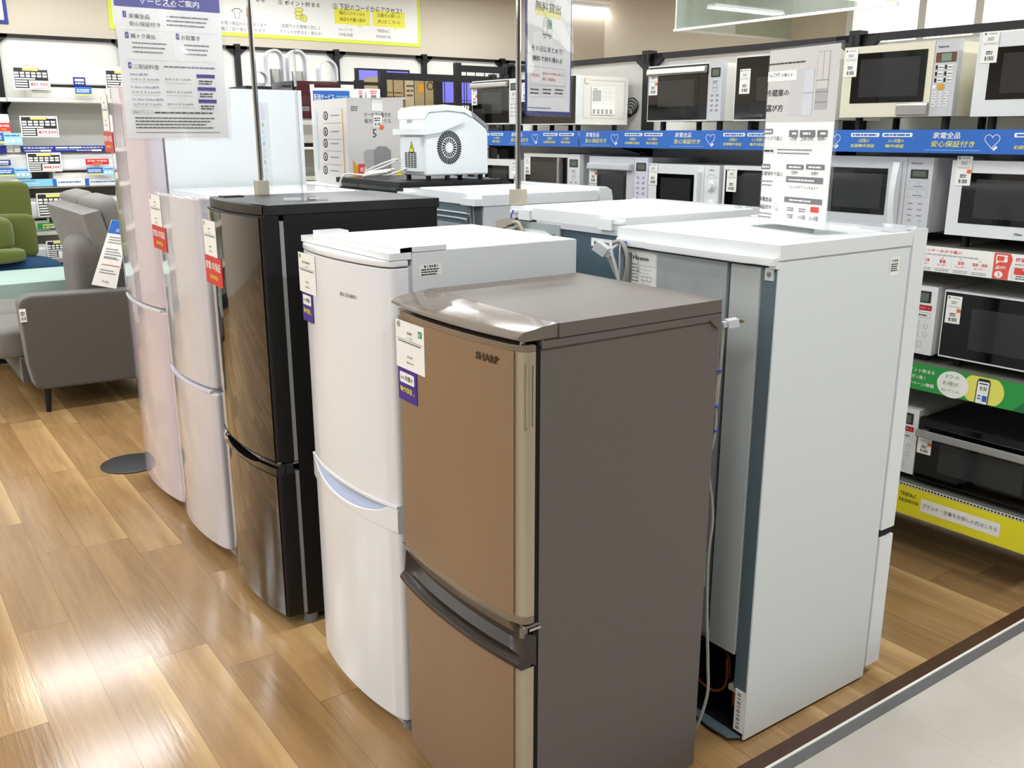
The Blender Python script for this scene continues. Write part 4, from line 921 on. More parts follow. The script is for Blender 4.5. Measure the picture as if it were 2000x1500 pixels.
def microwave(label, s_far, s_near, z0, z1, group=None, dep=.36, body='warm_white', frame='white', door_w=.8, win=(.12, .1, .9, .85), fm='glass_black', handle=None, panel='white', lcd='ink', style='buttons', tagpos=(.03, .52), tagsize=(.055, .1), orange=True, name='microwave', logo=None, logo_uv=(.5, .05), setback=.02, draw=None, feet=True, shelfz=None, full_frame=False):
    """door at the left and controls at the right as seen from the front; door_w is the door's share of the width"""
    Wd = s_far - s_near; H = z1 - z0; fz = (z0 - shelfz) if shelfz else .02
    t = thing(name, label, 'microwave', shelf_loc(s_far, setback, shelfz if shelfz else z0 - .02), SA - R(90), group)
    b = B(); b.box(.004, .03, fz, Wd - .004, dep, fz + H - .003, body, .006); 
    for i in range(9): b.box(Wd - .0045, .2 + .0, fz + H * .3 + i * .011, Wd - .0032, .235, fz + H * .3 + i * .011 + .004, 'grey_plastic')
    b.build('body', t)
    f0 = Face(B(), (0, 0, fz), (1, 0, 0), (0, 0, 1)); dw = Wd * door_w
    b = B(); b.box(0, .0, fz, dw - .0015, .03, fz + H, frame, .005, 3); f = Face(b, (0, 0, fz), (1, 0, 0), (0, 0, 1))
    u0, v0, u1, v1 = win; u0 *= dw; u1 *= dw; v0 *= H; v1 *= H
    if full_frame: f.rect(.004, .006, dw - .004 - (0 if door_w < 1 else .0), H - .006, fm, .0008)
    d = b.build('door', t)
    b = B(); f = Face(b, (0, -.001, fz), (1, 0, 0), (0, 0, 1)); f.rect(u0, v0, u1, v1, 'glass_black' if full_frame else fm, .0006)
    cu = (u1 - u0) * .08; cv = (v1 - v0) * .12; f.rect(u0 + cu * 1.4, v0 + cv, u1 - cu, v1 - cv, 'window_grey', .0011); b.build('door_window', d, 'dark door window')
    if handle == 'top': 
        b = B(); b.prism([(-.002, fz + H - .012), (-.022, fz + H - .016), (-.024, fz + H - .038), (-.016, fz + H - .046), (-.002, fz + H - .04)], 'x', .008, dw - .008, 'silver', .002); b.build('handle', d, 'silver bar handle')
    if handle == 'bar':
        b = B(); b.prism([(-.002, fz + H - .03), (-.026, fz + H - .034), (-.028, fz + H - .062), (-.002, fz + H - .066)], 'x', .01, dw - .01, 'light_grey', .004); b.build('handle', d, 'pale grey bar handle')
    if handle == 'vert':
        b = B(); b.box(dw - .055, -.03, fz + .03, dw - .04, -.016, fz + H - .02, 'silver', .004)
        for q in (.04, H - .04): b.box(dw - .052, -.018, fz + q - .008, dw - .043, 0, fz + q + .008, 'silver', .001)
        b.build('handle', d, 'silver vertical handle')
    if handle == 'vwhite':
        b = B(); b.loft([[(dw - .052 + .004 * math.sin(a), -.002, fz + .012 + (H - .03) * a / math.pi), (dw - .050 + .004 * math.sin(a), -.012 - .018 * math.sin(a), fz + .012 + (H - .03) * a / math.pi), (dw - .024, -.012 - .018 * math.sin(a), fz + .012 + (H - .03) * a / math.pi), (dw - .020, -.002, fz + .012 + (H - .03) * a / math.pi)] for a in [math.pi * i / 10 for i in range(11)]], 'white_gloss'); b.build('handle', d, 'white curved handle')
    if handle == 'vshort':
        b = B(); b.box(dw - .034, -.026, fz + H * .2, dw - .018, -.002, fz + H * .86, 'white_gloss', .005); b.build('handle', d, 'white plastic handle')
    if handle == 'lip':
        b = B(); b.prism([(0, fz + .002), (-.012, fz + .006), (-.014, fz + .04), (0, fz + .05)], 'x', dw * .66, dw - .003, 'silver', .003); b.build('handle', d, 'silver pull handle')
    if door_w < .99:
        b = B(); b.box(dw + .0005, .0, fz, Wd, .03, fz + H, panel, .005, 3); f = Face(b, (dw, 0, fz), (1, 0, 0), (0, 0, 1)); pw = Wd - dw; c = pw / 2; k = pw * .36
        if style == 'dial':
            f.bars(c - .015, H * .9, .03, .004, 'ink_grey'); 
            for i in range(5): a = R(40 + i * 25); f.bars(c + .03 * math.cos(a) - .004, H * .66 + .034 * math.sin(a), .008, .003, 'ink_grey')
            f.ring(c, H * .62, .024, .001, 'ink_grey', ry=.028)
        elif style != 'none':
            f.rrect(c - k, H * .74, c + k, H * .9, .003, lcd); f.rrect(c - k * .75, H * .765, c + k * .75, H * .875, .002, 'lcd', .001)
            if style == 'ring': f.ring(c, H * .56, .016, .0012, 'ink_grey', ry=.018); f.bars(c - .01, H * .555, .02, .003, 'ink_grey'); f.bars(c - .014, H * .67, .028, .003, 'ink_grey', 2, 2)
            for j in range(4 if style == 'ring' else 5):
                for i in (-1, 1): f.bars(c + i * k * .55 - .008, H * (.44 - j * .085) if style == 'ring' else H * (.62 - j * .1), .016, .003, 'ink_grey', 2, 1.8)
            if logo and style == 'panasonic': pass
        if draw: draw(f, pw, H)
        pn = b.build('control_panel', t)
        if style == 'dial':
            for q, r in ((.6, .022), (.22, .02)):
                b = B(); b.tube([(dw + c, 0, fz + H * q), (dw + c, -.006, fz + H * q), (dw + c, -.007, fz + H * q), (dw + c, -.02, fz + H * q)], [r * 1.15, r * 1.15, r * .85, r * .8], 'white_gloss', 24); b.build('dial_knob', pn, 'round white knob')
    if logo:
        b = B(); f = Face(b, (0, 0, fz), (1, 0, 0), (0, 0, 1)); f.text(logo, Wd * logo_uv[0], H * logo_uv[1], .009, 'ink', al='c', bold=.02, n=.001); b.build('logo', t)
    if tagpos: tagcard(t, f0, Wd * tagpos[0], H * tagpos[1], *tagsize, orange=orange)
    for x in (.05, Wd - .05):
        b = B(); b.cyl((x, .06, 0), (x, .06, fz), .014, 'black', 12); b.build('foot', t)
        b = B(); b.cyl((x, dep - .05, 0), (x, dep - .05, fz), .014, 'black', 12); b.build('foot', t)
    return t
Z3, Z2, Z1, Z0 = 1.61, 1.205, .77, .295
# top row, far to near
def pana_panel(f, pw, H):
    f.text('Panasonic', pw * .12, H * .9, .008, 'ink', w=pw * .46, bold=.02); f.rect(.006, H * .71, pw - .004, H * .84, 'plant_brown', .0008); f.rrect(pw * .32, H * .725, pw * .74, H * .825, .002, 'lcd_green', .0014)
    for j in range(3):
        for i in range(2): x = pw * (.1 + .4 * i); y = H * (.62 - j * .085); f.rrect(x, y, x + pw * .36, y + H * .055, .003, 'card', .001); f.rect(x, y, x + pw * .1, y + H * .055, 'taupe_dark', .0013); f.bars(x + pw * .14, y + H * .02, pw * .2, .003, 'ink', 1, n=.0016)
    f.rrect(pw * .06, H * .37, pw * .2, H * .42, .003, 'card', .001); f.rrect(pw * .26, H * .35, pw * .56, H * .43, .003, 'amber', .001)
    for j in range(3):
        for i in range(3): f.disc(pw * (.18 + .25 * i), H * (.3 - j * .07), pw * .09, 'card', .001, 14, ry=H * .028); f.bars(pw * (.11 + .25 * i), H * (.295 - j * .07), pw * .12, .003, 'ink_grey', n=.0014)
microwave('small black-windowed microwave on the top shelf, behind the ice maker', 3.40, 2.96, 1.65, 1.892, shelfz=Z3, door_w=.83, handle='top', fm='glass_black', full_frame=True, win=(.2, .17, .86, .8), tagpos=(.0, .45), style='ring', dep=.34)
t = microwave('microwave on the top shelf with big printed label on its white side', 2.93, 2.467, 1.643, 1.889, shelfz=Z3, door_w=1.0, fm='glass_black', full_frame=True, win=(.08, .12, .95, .85), tagpos=(.02, .5), dep=.37)
b = B(); f = Face(b, (.463, 0, .033), (0, 1, 0), (0, 0, 1)); H = .246
f.frame(.05, .035, .345, .225, .002, 'light_grey'); f.rect(.105, .05, .27, .19, 'card', .0008); f.text('TOSHIBA', .115, .176, .006, 'ink', w=.03, bold=.02, n=.0014); f.rect(.06, .205, .09, .235, 'cream', .0009)
for j in range(8): f.bars(.112, .168 - j * .007, .06, .003, 'ink', 1, n=.0014); 
for j in range(3):
    for i in range(3): f.frame(.18 + i * .028, .165 - j * .022, .203 + i * .028, .182 - j * .022, .0007, 'ink_grey', .0014)
for j in range(5): f.bars(.115 + .03 * j, .075, .018, .002, 'ink', 6, 1.9, .0014); f.stroke([(.115 + .03 * j, .1), (.13 + .03 * j, .11)], .001, 'ink_grey', .0014)
b.build('rating_label', t, 'white rating label full of small print')
b = B(); p = [(.44 , .39, .12)]
for k in range(4):
    r = .03 + .006 * k; b.tube([(.40 + .03 * k * .3, .40 + .004 * k, .1 + 0 * k)] + [(.44 + r * math.cos(a), .40 + .006 * k, .1 + r * .9 * math.sin(a) + .01 * k) for a in [math.pi + i * math.pi / 8 for i in range(16)]], .0032, 'black', 6)
b.tube([(.38, .375, .17), (.40, .40, .12), (.41, .405, .05)], .0035, 'black', 6)
b.build('power_cord', t, 'coiled black cord')
microwave('black-doored microwave with silver top handle, middle of the top shelf', 1.955, 1.51, 1.652, 1.899, shelfz=Z3, door_w=.835, handle='top', full_frame=True, win=(.1, .19, .84, .8), tagpos=(.02, .48), style='ring', panel='light_grey', dep=.36)
microwave('black-fronted microwave with thin white edge on the top shelf', 1.437, .965, 1.65, 1.913, shelfz=Z3, door_w=1.0, full_frame=True, win=(.16, .25, .94, .72), tagpos=(.055, .42), dep=.37, orange=False)
microwave('cream microwave with silver panel of oval buttons on the top shelf', .915, .467, 1.658, 1.913, shelfz=Z3, door_w=.81, frame='cream', body='cream', panel='light_grey', handle='lip', win=(.11, .2, .93, .9), tagpos=(.01, .58), orange=False, style='none', draw=pana_panel, dep=.37)
microwave('white microwave with wide dark window at the right end of the top shelf', .4, -.06, 1.655, 1.925, shelfz=Z3, door_w=1.0, win=(.1, .2, .97, .82), tagpos=(.03, .64), orange=False, dep=.38)
# second row
microwave('small white microwave with one dial on the second shelf, far left', 3.30, 2.94, 1.235, 1.455, shelfz=Z2, door_w=.74, win=(.1, .15, .98, .84), style='dial', tagpos=None, dep=.3)
microwave('silver-white microwave with vertical chrome handle on the second shelf', 2.90, 2.43, 1.24, 1.493, shelfz=Z2, body='light_grey', door_w=.8, handle='vert', full_frame=False, win=(.04, .06, .99, .93), style='ring', tagpos=(.01, .55), orange=False, dep=.36)
microwave('grey-white microwave with wide bar handle and lilac buttons on the second shelf', 2.357, 1.935, 1.24, 1.487, shelfz=Z2, body='light_grey', frame='light_grey', door_w=.78, handle='bar', win=(.2, .1, .84, .72), panel='pearl_edge', style='buttons', tagpos=(.02, .46), dep=.37)
microwave('plain white microwave with two round dials on the second shelf', 1.93, 1.495, 1.24, 1.461, shelfz=Z2, door_w=.8, handle='vshort', win=(.16, .12, .83, .8), style='dial', tagpos=(.01, .55), orange=False, dep=.32)
microwave('black-windowed microwave with thick white rim on the second shelf, beside the guide sign', 1.472, 1.03, 1.24, 1.464, shelfz=Z2, door_w=1.0, win=(.03, .06, .985, .92), tagpos=(.05, .5), orange=False, dep=.34)
def pana2(f, pw, H):
    f.text('Panasonic', pw * .16, H * .91, .0065, 'ink', w=pw * .42, bold=.02); f.rrect(pw * .16, H * .72, pw * .84, H * .84, .002, 'ink', .001); f.rrect(pw * .24, H * .745, pw * .76, H * .82, .002, 'lcd', .0014)
    for j in range(2): f.frame(pw * .12, H * (.59 - j * .12), pw * .86, H * (.69 - j * .12), .0007, 'ink_light'); f.ring(pw * .5, H * (.655 - j * .12), .004, .0008, 'ink_grey', .001, 10); f.bars(pw * .32, H * (.61 - j * .12), pw * .36, .003, 'ink_grey')
    for j in range(3):
        for i in range(2): f.bars(pw * (.18 + .38 * i), H * (.38 - j * .08), pw * .18, .003, 'ink_grey')
    f.ring(pw * .28, H * .155, .005, .0014, 'red', .001, 10); f.ring(pw * .7, H * .155, .005, .0009, 'ink_grey', .001, 10)
microwave('grey-white microwave with curved white handle on the second shelf', .985, .51, 1.247, 1.515, shelfz=Z2, body='light_grey', frame='light_grey', panel='light_grey', door_w=.79, handle='vwhite', win=(.12, .2, .8, .84), style='none', draw=pana2, tagpos=None, dep=.38)
microwave('large white-framed microwave at the right end of the second shelf', .441, -.055, 1.249, 1.508, shelfz=Z2, door_w=1.0, win=(.09, .17, .985, .84), tagpos=(.035, .67), logo='Haier', logo_uv=(.52, .06), dep=.4)
# third row
def red_panel(f, pw, H):
    f.rrect(pw * .12, H * .76, pw * .8, H * .93, .002, 'ink', .001); f.rrect(pw * .2, H * .78, pw * .72, H * .9, .002, 'lcd', .0014); f.rrect(pw * .1, H * .655, pw * .4, H * .72, .003, 'light_grey', .001); f.rect(pw * .4, H * .65, pw * .86, H * .725, 'red_deep', .0012); f.text('スタート', pw * .46, H * .67, .008, 'card', w=pw * .34, n=.0018)
    f.frame(pw * .08, H * .54, pw * .84, H * .62, .0008, 'ink_grey'); f.bars(pw * .14, H * .57, pw * .6, .004, 'ink')
    for j in range(3): f.frame(pw * .06, H * (.42 - j * .085), pw * .5, H * (.48 - j * .085), .0008, 'ink_grey'); f.bars(pw * .14, H * (.44 - j * .085), pw * .28, .003, 'ink_grey')
    for j in range(2): f.ring(pw * .72, H * (.42 - j * .12), .009, .0009, 'ink_grey')
    f.frame(pw * .14, H * .1, pw * .62, H * .18, .0009, 'ink_grey'); f.text('あたため', pw * .22, H * .125, .006, 'ink_grey', w=pw * .32)
microwave('white microwave with a red start key on the third shelf', .92, .437, .80, 1.055, shelfz=Z1, door_w=.76, win=(.1, .15, .9, .85), style='none', draw=red_panel, tagpos=None, dep=.34)
microwave('wide glass-black microwave with thin white outline on the third shelf', .41, -.06, .806, 1.052, shelfz=Z1, door_w=1.0, full_frame=True, win=(.13, .08, .98, .88), tagpos=(.025, .52), dep=.39)
# bottom row
microwave('white microwave on the lowest shelf with only its buttons showing', .93, .452, .325, .583, shelfz=Z0, door_w=.78, win=(.1, .15, .9, .85), style='none', draw=red_panel, tagpos=None, dep=.34)
t = microwave('black oven with a wide silver bar handle on the lowest shelf', .448, -.03, .317, .56, shelfz=Z0, body='black', frame='black', door_w=1.0, full_frame=True, win=(.1, .12, .9, .72), tagpos=None, dep=.42, name='oven')
b = B(); b.prism([(-.034, .227), (-.038, .2), (-.03, .196), (-.026, .227)], 'x', .006, .43, 'silver', .003)
for x in (.02, .4): b.box(x, -.03, .2, x + .02, 0, .222, 'silver', .002)
b.build('handle', t, 'wide silver bar handle'); tagcard(t, Face(B(), (0, 0, .022), (1, 0, 0), (0, 0, 1)), .005, .105, .055, .085, True, .006)
t['category'] = 'oven'
# ================================================================== THINGS ON THE FRIDGES
# ---- ice maker
t = thing('ice_maker', 'white countertop ice maker with round fan grille standing on the low black fridge', 'ice maker', (1.99, 3.41, 1.4085)); W = .235; L = .36; H = .245
prof = [(0, .022), (0, .196), (.012, .2), (0.0, .202), (0, .215), (.0, .228), (.03, .243), (.09, .25), (.2, .247), (.25, .235), (.33, .2), (.352, .178), (.356, .165), (.358, .022)]
prof = [(0, .016), (0, .208), (.02, .222), (.07, .2265), (.12, .228), (.18, .2255), (.22, .222), (.27, .206), (.31, .188), (.345, .171), (.356, .158), (.358, .016)]
b = B(); b.prism(prof, 'y', 0, W, 'ice_white', .008, 3); b.build('body', t)
b = B(); b.prism([(-.002, .2), (-.002, .226), (.015, .238), (.1, .247), (.2, .243), (.255, .226), (.262, .21), (.27, .205), (.22, .222), (.12, .228), (.02, .222), (0, .208)], 'y', -.004, W + .004, 'white_gloss', .003, 2); b.build('lid', t)
b = B(); b.prism([(.262, .228), (.35, .186), (.362, .168), (.356, .16), (.345, .172), (.262, .212)], 'y', .0, W, 'smoke_lid', .003); b.build('lid_window', t, 'translucent grey lid window')
b = B(); b.prism([(.0, .15), (.0, .169), (.04, .172), (.2, .206), (.21, .197), (.205, .187), (.07, .155)], 'y', -.012, .0, 'ice_white', .003)
b.box(-.03, -.011, .150, .002, W + .01, .169, 'ice_white', .003); b.build('handle', t, 'folded carrying handle')
b = B(); b.box(-.02, .02, .03, .0, W - .05, .142, 'ice_white', .005); f = Face(b, (-.0205, W - .05, .03), (0, -1, 0), (0, 0, 1)); w_ = W - .07
f.poly([(w_ * .42, .062), (w_ * .72, .062), (w_ * .57, .1)], 'ink', .0006); f.poly([(w_ * .46, .0645), (w_ * .68, .0645), (w_ * .57, .0945)], 'yellow', .001); f.rect(w_ * .55, .072, w_ * .59, .086, 'ink', .0014)
for j in range(9):
    for i in range(4): f.rect(w_ * (.2 + i * .16), .012 + j * .0058, w_ * (.33 + i * .16), .0155 + j * .0058, 'dark_gap', .0007)
f2 = Face(b, (.0, W - .03, .18), (0, -1, 0), (0, 0, 1)); f2.frame(.04, .002, .1, .022, .0008, 'line'); f2.bars(.045, .016, .05, .002, 'ink_grey', 3, 2); b.build('rear_vent', t, 'rear vent with yellow warning triangle')
b = B(); f = Face(b, (.155, -.0005, .105), (1, 0, 0), (0, 0, 1)); f.curved = lambda u, v, n: V((.13 + u * 1.25, -.0005 - n, .108 + v * 1.0)); f.disc(0, 0, .057, 'white_gloss', .0004, 40)
for i in range(40):
    a = 2 * math.pi * i / 40; 
    for r0, r1, k in ((.034, .055, .8), (.017, .032, .8)):
        if i % 2 and r0 < .02: continue
        h = 2 * math.pi / 40 * k * (.5 if r0 > .03 else .8); sw = .25
        f.poly([(r0 * math.cos(a - h), r0 * math.sin(a - h)), (r1 * math.cos(a - h + sw * .3), r1 * math.sin(a - h + sw * .3)), (r1 * math.cos(a + h + sw * .3), r1 * math.sin(a + h + sw * .3)), (r0 * math.cos(a + h), r0 * math.sin(a + h))], 'dark_gap', .0008)
f.disc(0, 0, .014, 'ice_white', .0012); b.build('fan_grille', t, 'round fan grille')
for x, y in ((.03, .03), (.13, .02), (.33, .03), (.03, W - .03), (.33, W - .03)): b = B(); b.cyl((x, y, 0), (x, y, .024), .012, 'black', 12); b.build('foot', t)
for ch in t.children:
    for v_ in ch.data.vertices: v_.co.x *= .866; v_.co.y *= .95; v_.co.z *= 1.235
b = B()
b.tube([(-.015, .13, .05), (-.03, .17, .035), (-.05, .22, .02), (-.06, .27, .015)], .004, 'cord_white', 8)
for k in range(4):
    r = .075 + .008 * k
    b.tube([(-.075 + .01 * k + .022 * math.sin(a_) - .25 * r * math.cos(a_), .31 + r * math.cos(a_), .006 + .006 * k + (.012 + .018 * (k == 3)) * (1 - math.cos(a_))) for a_ in [i * math.pi / 10 for i in range(21)]], .004, 'cord_white', 8)
b.tube([(-.09, .38, .012), (-.11, .42, .014), (-.13, .46, .016), (-.15, .48, .006), (-.165, .485, -.03), (-.17, .49, -.09)], .0042, 'cord_white', 8)
b.build('power_cord', t, 'coiled white power cord')
# ---- carton behind
p = onX(683, 190, 1.96); cx, cy, ct = 1.955, 4.06, 1.755
t = thing('carton', 'grey printed carton for a portable cooler, behind the white ice maker', 'box', (cx, cy, 1.3605)); t.rotation_euler = (0, 0, R(-3)); IM = mtx(t)
W = .285; L = .42; H = ct - 1.3605
b = B(); b.box(0, 0, 0, W, L, H, 'box_grey', .002); b.box(.0, .0, H - .001, W + .02, .16, H + .002, 'box_grey'); b.prism([(W + .0, H), (W + .03, H + .006), (W + .03, H + .009), (0.05, H + .002)], 'y', .02, .2, 'box_grey')
f = Face(b, (0, L, 0), (0, -1, 0), (0, 0, 1), IM)
f.rect(.035, .06, .045, H - .05, 'blue_light'); f.rect(L - .06, .0, L - .048, H - .045, 'amber')
for i, (y) in enumerate((226, 257, 280, 306, 332)):
    u, v = f.px(636, y); f.disc(u, v, .03, 'ink', .0006, 22, ry=.021); f.disc(u, v, .02, 'box_grey', .001, 16, ry=.014); f.rect(u - .008, v - .01, u + .008, v + .008, 'ink', .0014)
    f.bars(u + .07, v - .002, .1, .004, 'ink_grey'); f.rect(u - .03, v - .036, u + .2, v - .0345, 'ink_grey') if i < 4 else None
f = Face(b, (0, 0, 0), (1, 0, 0), (0, 0, 1), IM)
f.bars(.02, H - .04, .035, .005, 'ink_grey', 3, 1.6)
f.poly([(.02, 0.001), (.11, 0.001), (.02, .12)], 'amber', .0006); f.poly([(.22, 0.001), (.28, 0.001), (.28, .05), (.25, .06), (.22, .03)], 'yellow', .0006)
f.rect(.045, .045, .1, .1, 'red_soft', .001); f.text('保温', .072, .064, .02, 'card', w=.036, al='c', n=.0015, bold=.02)
f.poly([(.08, .03), (.15, .03), (.15, .15), (.14, .165), (.09, .165), (.075, .15)], 'ink_light', .0011); f.poly([(.13, .02), (.215, .02), (.215, .16), (.19, .18), (.15, .18), (.125, .16)], 'grey_plastic', .0016)
f.text('5', .125, H - .175, .038, 'ink', n=.001); f.text('ポータブル電子式', .085, H - .082, .02, 'ink', w=.135); f.text('保冷温ボックス', .085, H - .11, .02, 'ink', w=.135)
f.rect(.125, H - .055, .18, H - .005, 'card', .0015); f.rect(.13, H - .13, .175, H - .075, 'card', .002); f.bars(.135, H - .09, .03, .005, 'ink', 2, 2, .0026); f.barcode(.135, H - .122, .032, .014, 'ink', 10, .0026); f.disc(.172, H - .128, .011, 'orange', .0028); b.build('carton_body', t)
b = B(); b.box(.12, -.002, H - .02, .18, .03, H + .004, 'acrylic'); b.build('tape', t, 'clear tape')
# blue delivery-service sign on top of the carton
t = thing('delivery_sign', 'small blue delivery service sign standing behind the grey carton', 'sign', (2.1, 4.62, 1.3605)); t.rotation_euler = (0, 0, R(-22)); IM = mtx(t)
b = B(); f = Face(b, (0, 0, 0), (1, 0, 0), (0, 0, 1), IM); q0 = f.px(607, 194); q1 = f.px(685, 172)
b.box(q0[0], 0, 0, q1[0], .004, q1[1], 'card'); Hs = q1[1]; b.box(q0[0] + .012, -.001, Hs - .17, q1[0] - .008, 0, Hs - .014, 'blue')
f.O = V((0, -.0012, 0)); w_ = q1[0] - q0[0]; f.text('配送サービス', q0[0] + w_ * .08, Hs - .062, .032, 'card', w=w_ * .5, bold=.015); f.bars(q0[0] + w_ * .63, Hs - .045, w_ * .3, .006, 'blue_light', 2, 2.2); b.build('sign_panel', t)
b = B(); b.box(q0[0] + .05, 0.004, 0, q1[0] - .05, .1, .004, 'card'); b.build('sign_foot', t)

# ---- pole signs
def pole_base(t, z0, r=.008, top=.9, tilt=0.0, bw=.018):
    b = B(); b.box(-bw, -bw, 0, bw, bw, .052, 'beige_plastic', .003); b.build('pole_base', t, 'beige plastic socket')
    b = B(); b.tube([(0, 0, .05), (0, 0, top)], r, 'chrome', 16); b.build('pole', t, 'chrome pole')
pz = 1.389; p = onZ(512, 382, pz)
t = thing('pole_sign', 'clear-sleeved shop service guide poster hanging from a chrome pole on the pearl-white fridge', 'sign', (p.x, p.y, pz)); IM = mtx(t)
pole_base(t, pz, .009, .74, bw=.02)
f = Face(B(), (0, 0, 0), (1, 0, 0), (0, 0, 1), IM)
TLu, TLv = f.px(222, 0); BLu, BLv = f.px(252, 270); BRu, BRv = f.px(450, 271)
u0 = BLu - .004; w_ = BRu - BLu + .0; v0 = BLv; vt = .72; Hh = vt - v0
b = B(); b.box(u0, -.002, v0, u0 + w_, .0, vt, 'paper'); f = Face(b, (u0, -.0022, v0), (1, 0, 0), (0, 0, 1), IM)
P_ = lambda x, y: f.px(x, y)
f.rect(0, P_(300, 16)[1], w_, Hh, 'purple_soft')
def TT(s, x, y, x2, hp, m='ink', **k):
    u, v = P_(x, y); a = P_(x2, y)[0]; h = abs(P_(x, y - hp)[1] - v); f.text(s, u, v, h, m, w=a - u, **k)
def BB(x, y, x2, hp, m='ink_grey', k=1, gap=2.6):
    u, v = P_(x, y); a = P_(x2, y)[0]; h = abs(P_(x, y - hp)[1] - v); f.bars(u, v, a - u, h, m, k, gap)
TT('サービスのご案内', 272, 8, 388, 14, 'card', bold=.01); f.rect(P_(318, 12)[0], P_(318, 12)[1], P_(344, 11)[0], P_(318, 11)[1], 'card', .001)
for n_, x, y in (('1', 240, 33), ('2', 245, 74), ('3', 344, 77), ('4', 251, 133)):
    u, v = P_(x, y); f.rect(u, v, u + .010, v + .018, 'purple_soft', .0008); f.text(n_, u + .005, v + .005, .008, 'card', al='c', n=.0014)
TT('家電全品', 252, 35, 292, 9); TT('安心保証付き', 253, 50, 313, 9); BB(324, 33, 407, 2.4, k=3, gap=3.4); TT('軽トラ貸出', 256, 74, 303, 9); TT('お取置き', 354, 78, 390, 9)
BB(258, 84, 325, 2.2, k=3, gap=4); BB(360, 89, 408, 2.2, k=3, gap=4); TT('ご配送料金', 262, 134, 311, 9); BB(320, 131, 420, 2.4)
for y in (57, 115): a = P_(245, y); f.rect(a[0], a[1], a[0] + w_ * .86, a[1] + .0006, 'line', .0008)
a = P_(338, 112); f.rect(a[0], a[1], a[0] + .0006, a[1] + .07, 'line', .0008)
for i, (s_, y, p1, p2) in enumerate((('5km以内', 147, '4,950円', '7,150円'), ('5.1km–10km以内', 172, '6,600円', '9,350円'), ('10.1km–20km以内', 196, '7,150円', '9,350円'))):
    x = 254 + i * 2.5; TT(s_, x, y, x + (34 if i == 0 else 54 if i == 1 else 60), 5, 'navy'); TT('小サイズ ' + p1, x + 1, y + 10, x + 56, 5); TT('大サイズ ' + p2, x + 68, y + 10, x + 118, 5)
    a = P_(x + 2, y + 13); f.rect(a[0], a[1], a[0] + .085, a[1] + .0006, 'ink_grey', .0008); f.rect(a[0] + .105, a[1], a[0] + .19, a[1] + .0006, 'ink_grey', .0008)
    a = P_(384 + i * 2, y + 5); f.rect(a[0], a[1], a[0] + .06, a[1] + .011, 'purple', .0008); f.frame(a[0], a[1] - .026, a[0] + .06, a[1], .0005, 'line'); f.bars(a[0] + .006, a[1] - .012, .045, .004, 'ink', 2, 2)
a = P_(258, 223); c = P_(298, 215); f.frame(a[0], a[1], c[0], c[1], .0006, 'ink_grey'); TT('配送オプション', 261, 221, 295, 4.5); BB(302, 221, 415, 2.6, 'ink'); BB(264, 231, 420, 2, 'ink', 4, 3.2); BB(266, 259, 430, 1.4, 'ink_grey')
b.build('poster', t, 'grey-white printed service guide sheet')
b = B(); b.grid(lambda u, v: V((u0 - .008 + (w_ + .016) * u, -.012 - .007 * math.sin(5 * u + 3 * v) * math.sin(9 * v + 2 * u) - .0025 * math.sin(17 * u + 11 * v), v0 - .008 + (Hh + .02) * v)), 24, 30, 'sleeve'); b.build('clear_sleeve', t, 'wavy clear plastic sleeve')
b = B(); b.tube([(0, 0, .735), (u0 + w_ * .5, 0, .735), (u0, 0, .735)], .004, 'chrome', 8); b.build('cross_arm', t, 'chrome arm')

pz = 1.3915; p = onX(1012, 398, 1.91); pz2 = p.z
p = onZ(1012, 400, 1.3655)
t = thing('pole_sign', 'narrow navy-bordered truck loan poster beside a chrome pole in the back row', 'sign', (p.x, p.y, 1.3655)); t.rotation_euler = (0, 0, R(24)); IM = mtx(t)
pole_base(t, 1.3645, .009, .74, bw=.022)
f = Face(B(), (0, 0, 0), (1, 0, 0), (0, 0, 1), IM); q0 = f.px(1025, 223); q1 = f.px(1113, 224); u0 = q0[0]; w_ = q1[0] - q0[0]; v0 = q0[1]; Hh = .74 - v0
b = B(); b.box(u0, -.002, v0, u0 + w_, 0, v0 + Hh, 'navy'); f = Face(b, (u0, -.0022, v0), (1, 0, 0), (0, 0, 1), IM); f.rect(.012, .012, w_ - .008, Hh, 'paper', .0003)
P_ = lambda x, y: f.px(x, y)
for x0, x1, y0, y1 in ((1045, 1095, 28, 21),): a = P_(x0, y0); c = P_(x1, y1); f.rect(a[0], a[1], c[0], c[1], 'yellow_pale', .0006)
TT('無料貸出', 1045, 19, 1095, 20, n=.0012, bold=.012); TT('その日にまとめて！', 1038, 98, 1100, 11, bold=.008); TT('無料で持ち帰れる', 1040, 118, 1098, 11, bold=.008)
u, v = P_(1069, 55); s = .02
f.stroke([(u - 1.6 * s, v - s), (u - 1.6 * s, v + .3 * s), (u - 1.2 * s, v + 1.6 * s), (u - .2 * s, v + 1.6 * s), (u - .2 * s, v - s), (u - 1.6 * s, v - s)], .002, 'ink_grey'); f.stroke([(u - 1.3 * s, v + .2 * s), (u - 1.0 * s, v + 1.2 * s), (u - .7 * s, v + 1.2 * s), (u - .7 * s, v + .2 * s), (u - 1.3 * s, v + .2 * s)], .0015, 'ink_grey')
f.frame(u, v - .9 * s, u + 1.7 * s, v, .0018, 'ink_grey'); f.poly([(u, v), (u + 1.6 * s, v), (u + 1.6 * s, v + 1.2 * s), (u + 1.2 * s, v + 1.6 * s), (u + .8 * s, v + 1.3 * s), (u + .4 * s, v + 1.7 * s), (u, v + 1.2 * s)], 'green', .0008); f.text('ATM', u + .2 * s, v + .4 * s, .6 * s, 'ink', w=1.2 * s, n=.0014)
f.rect(u - 1.7 * s, v - 1.25 * s, u + 1.7 * s, v - 1.05 * s, 'ink_grey', .0008)
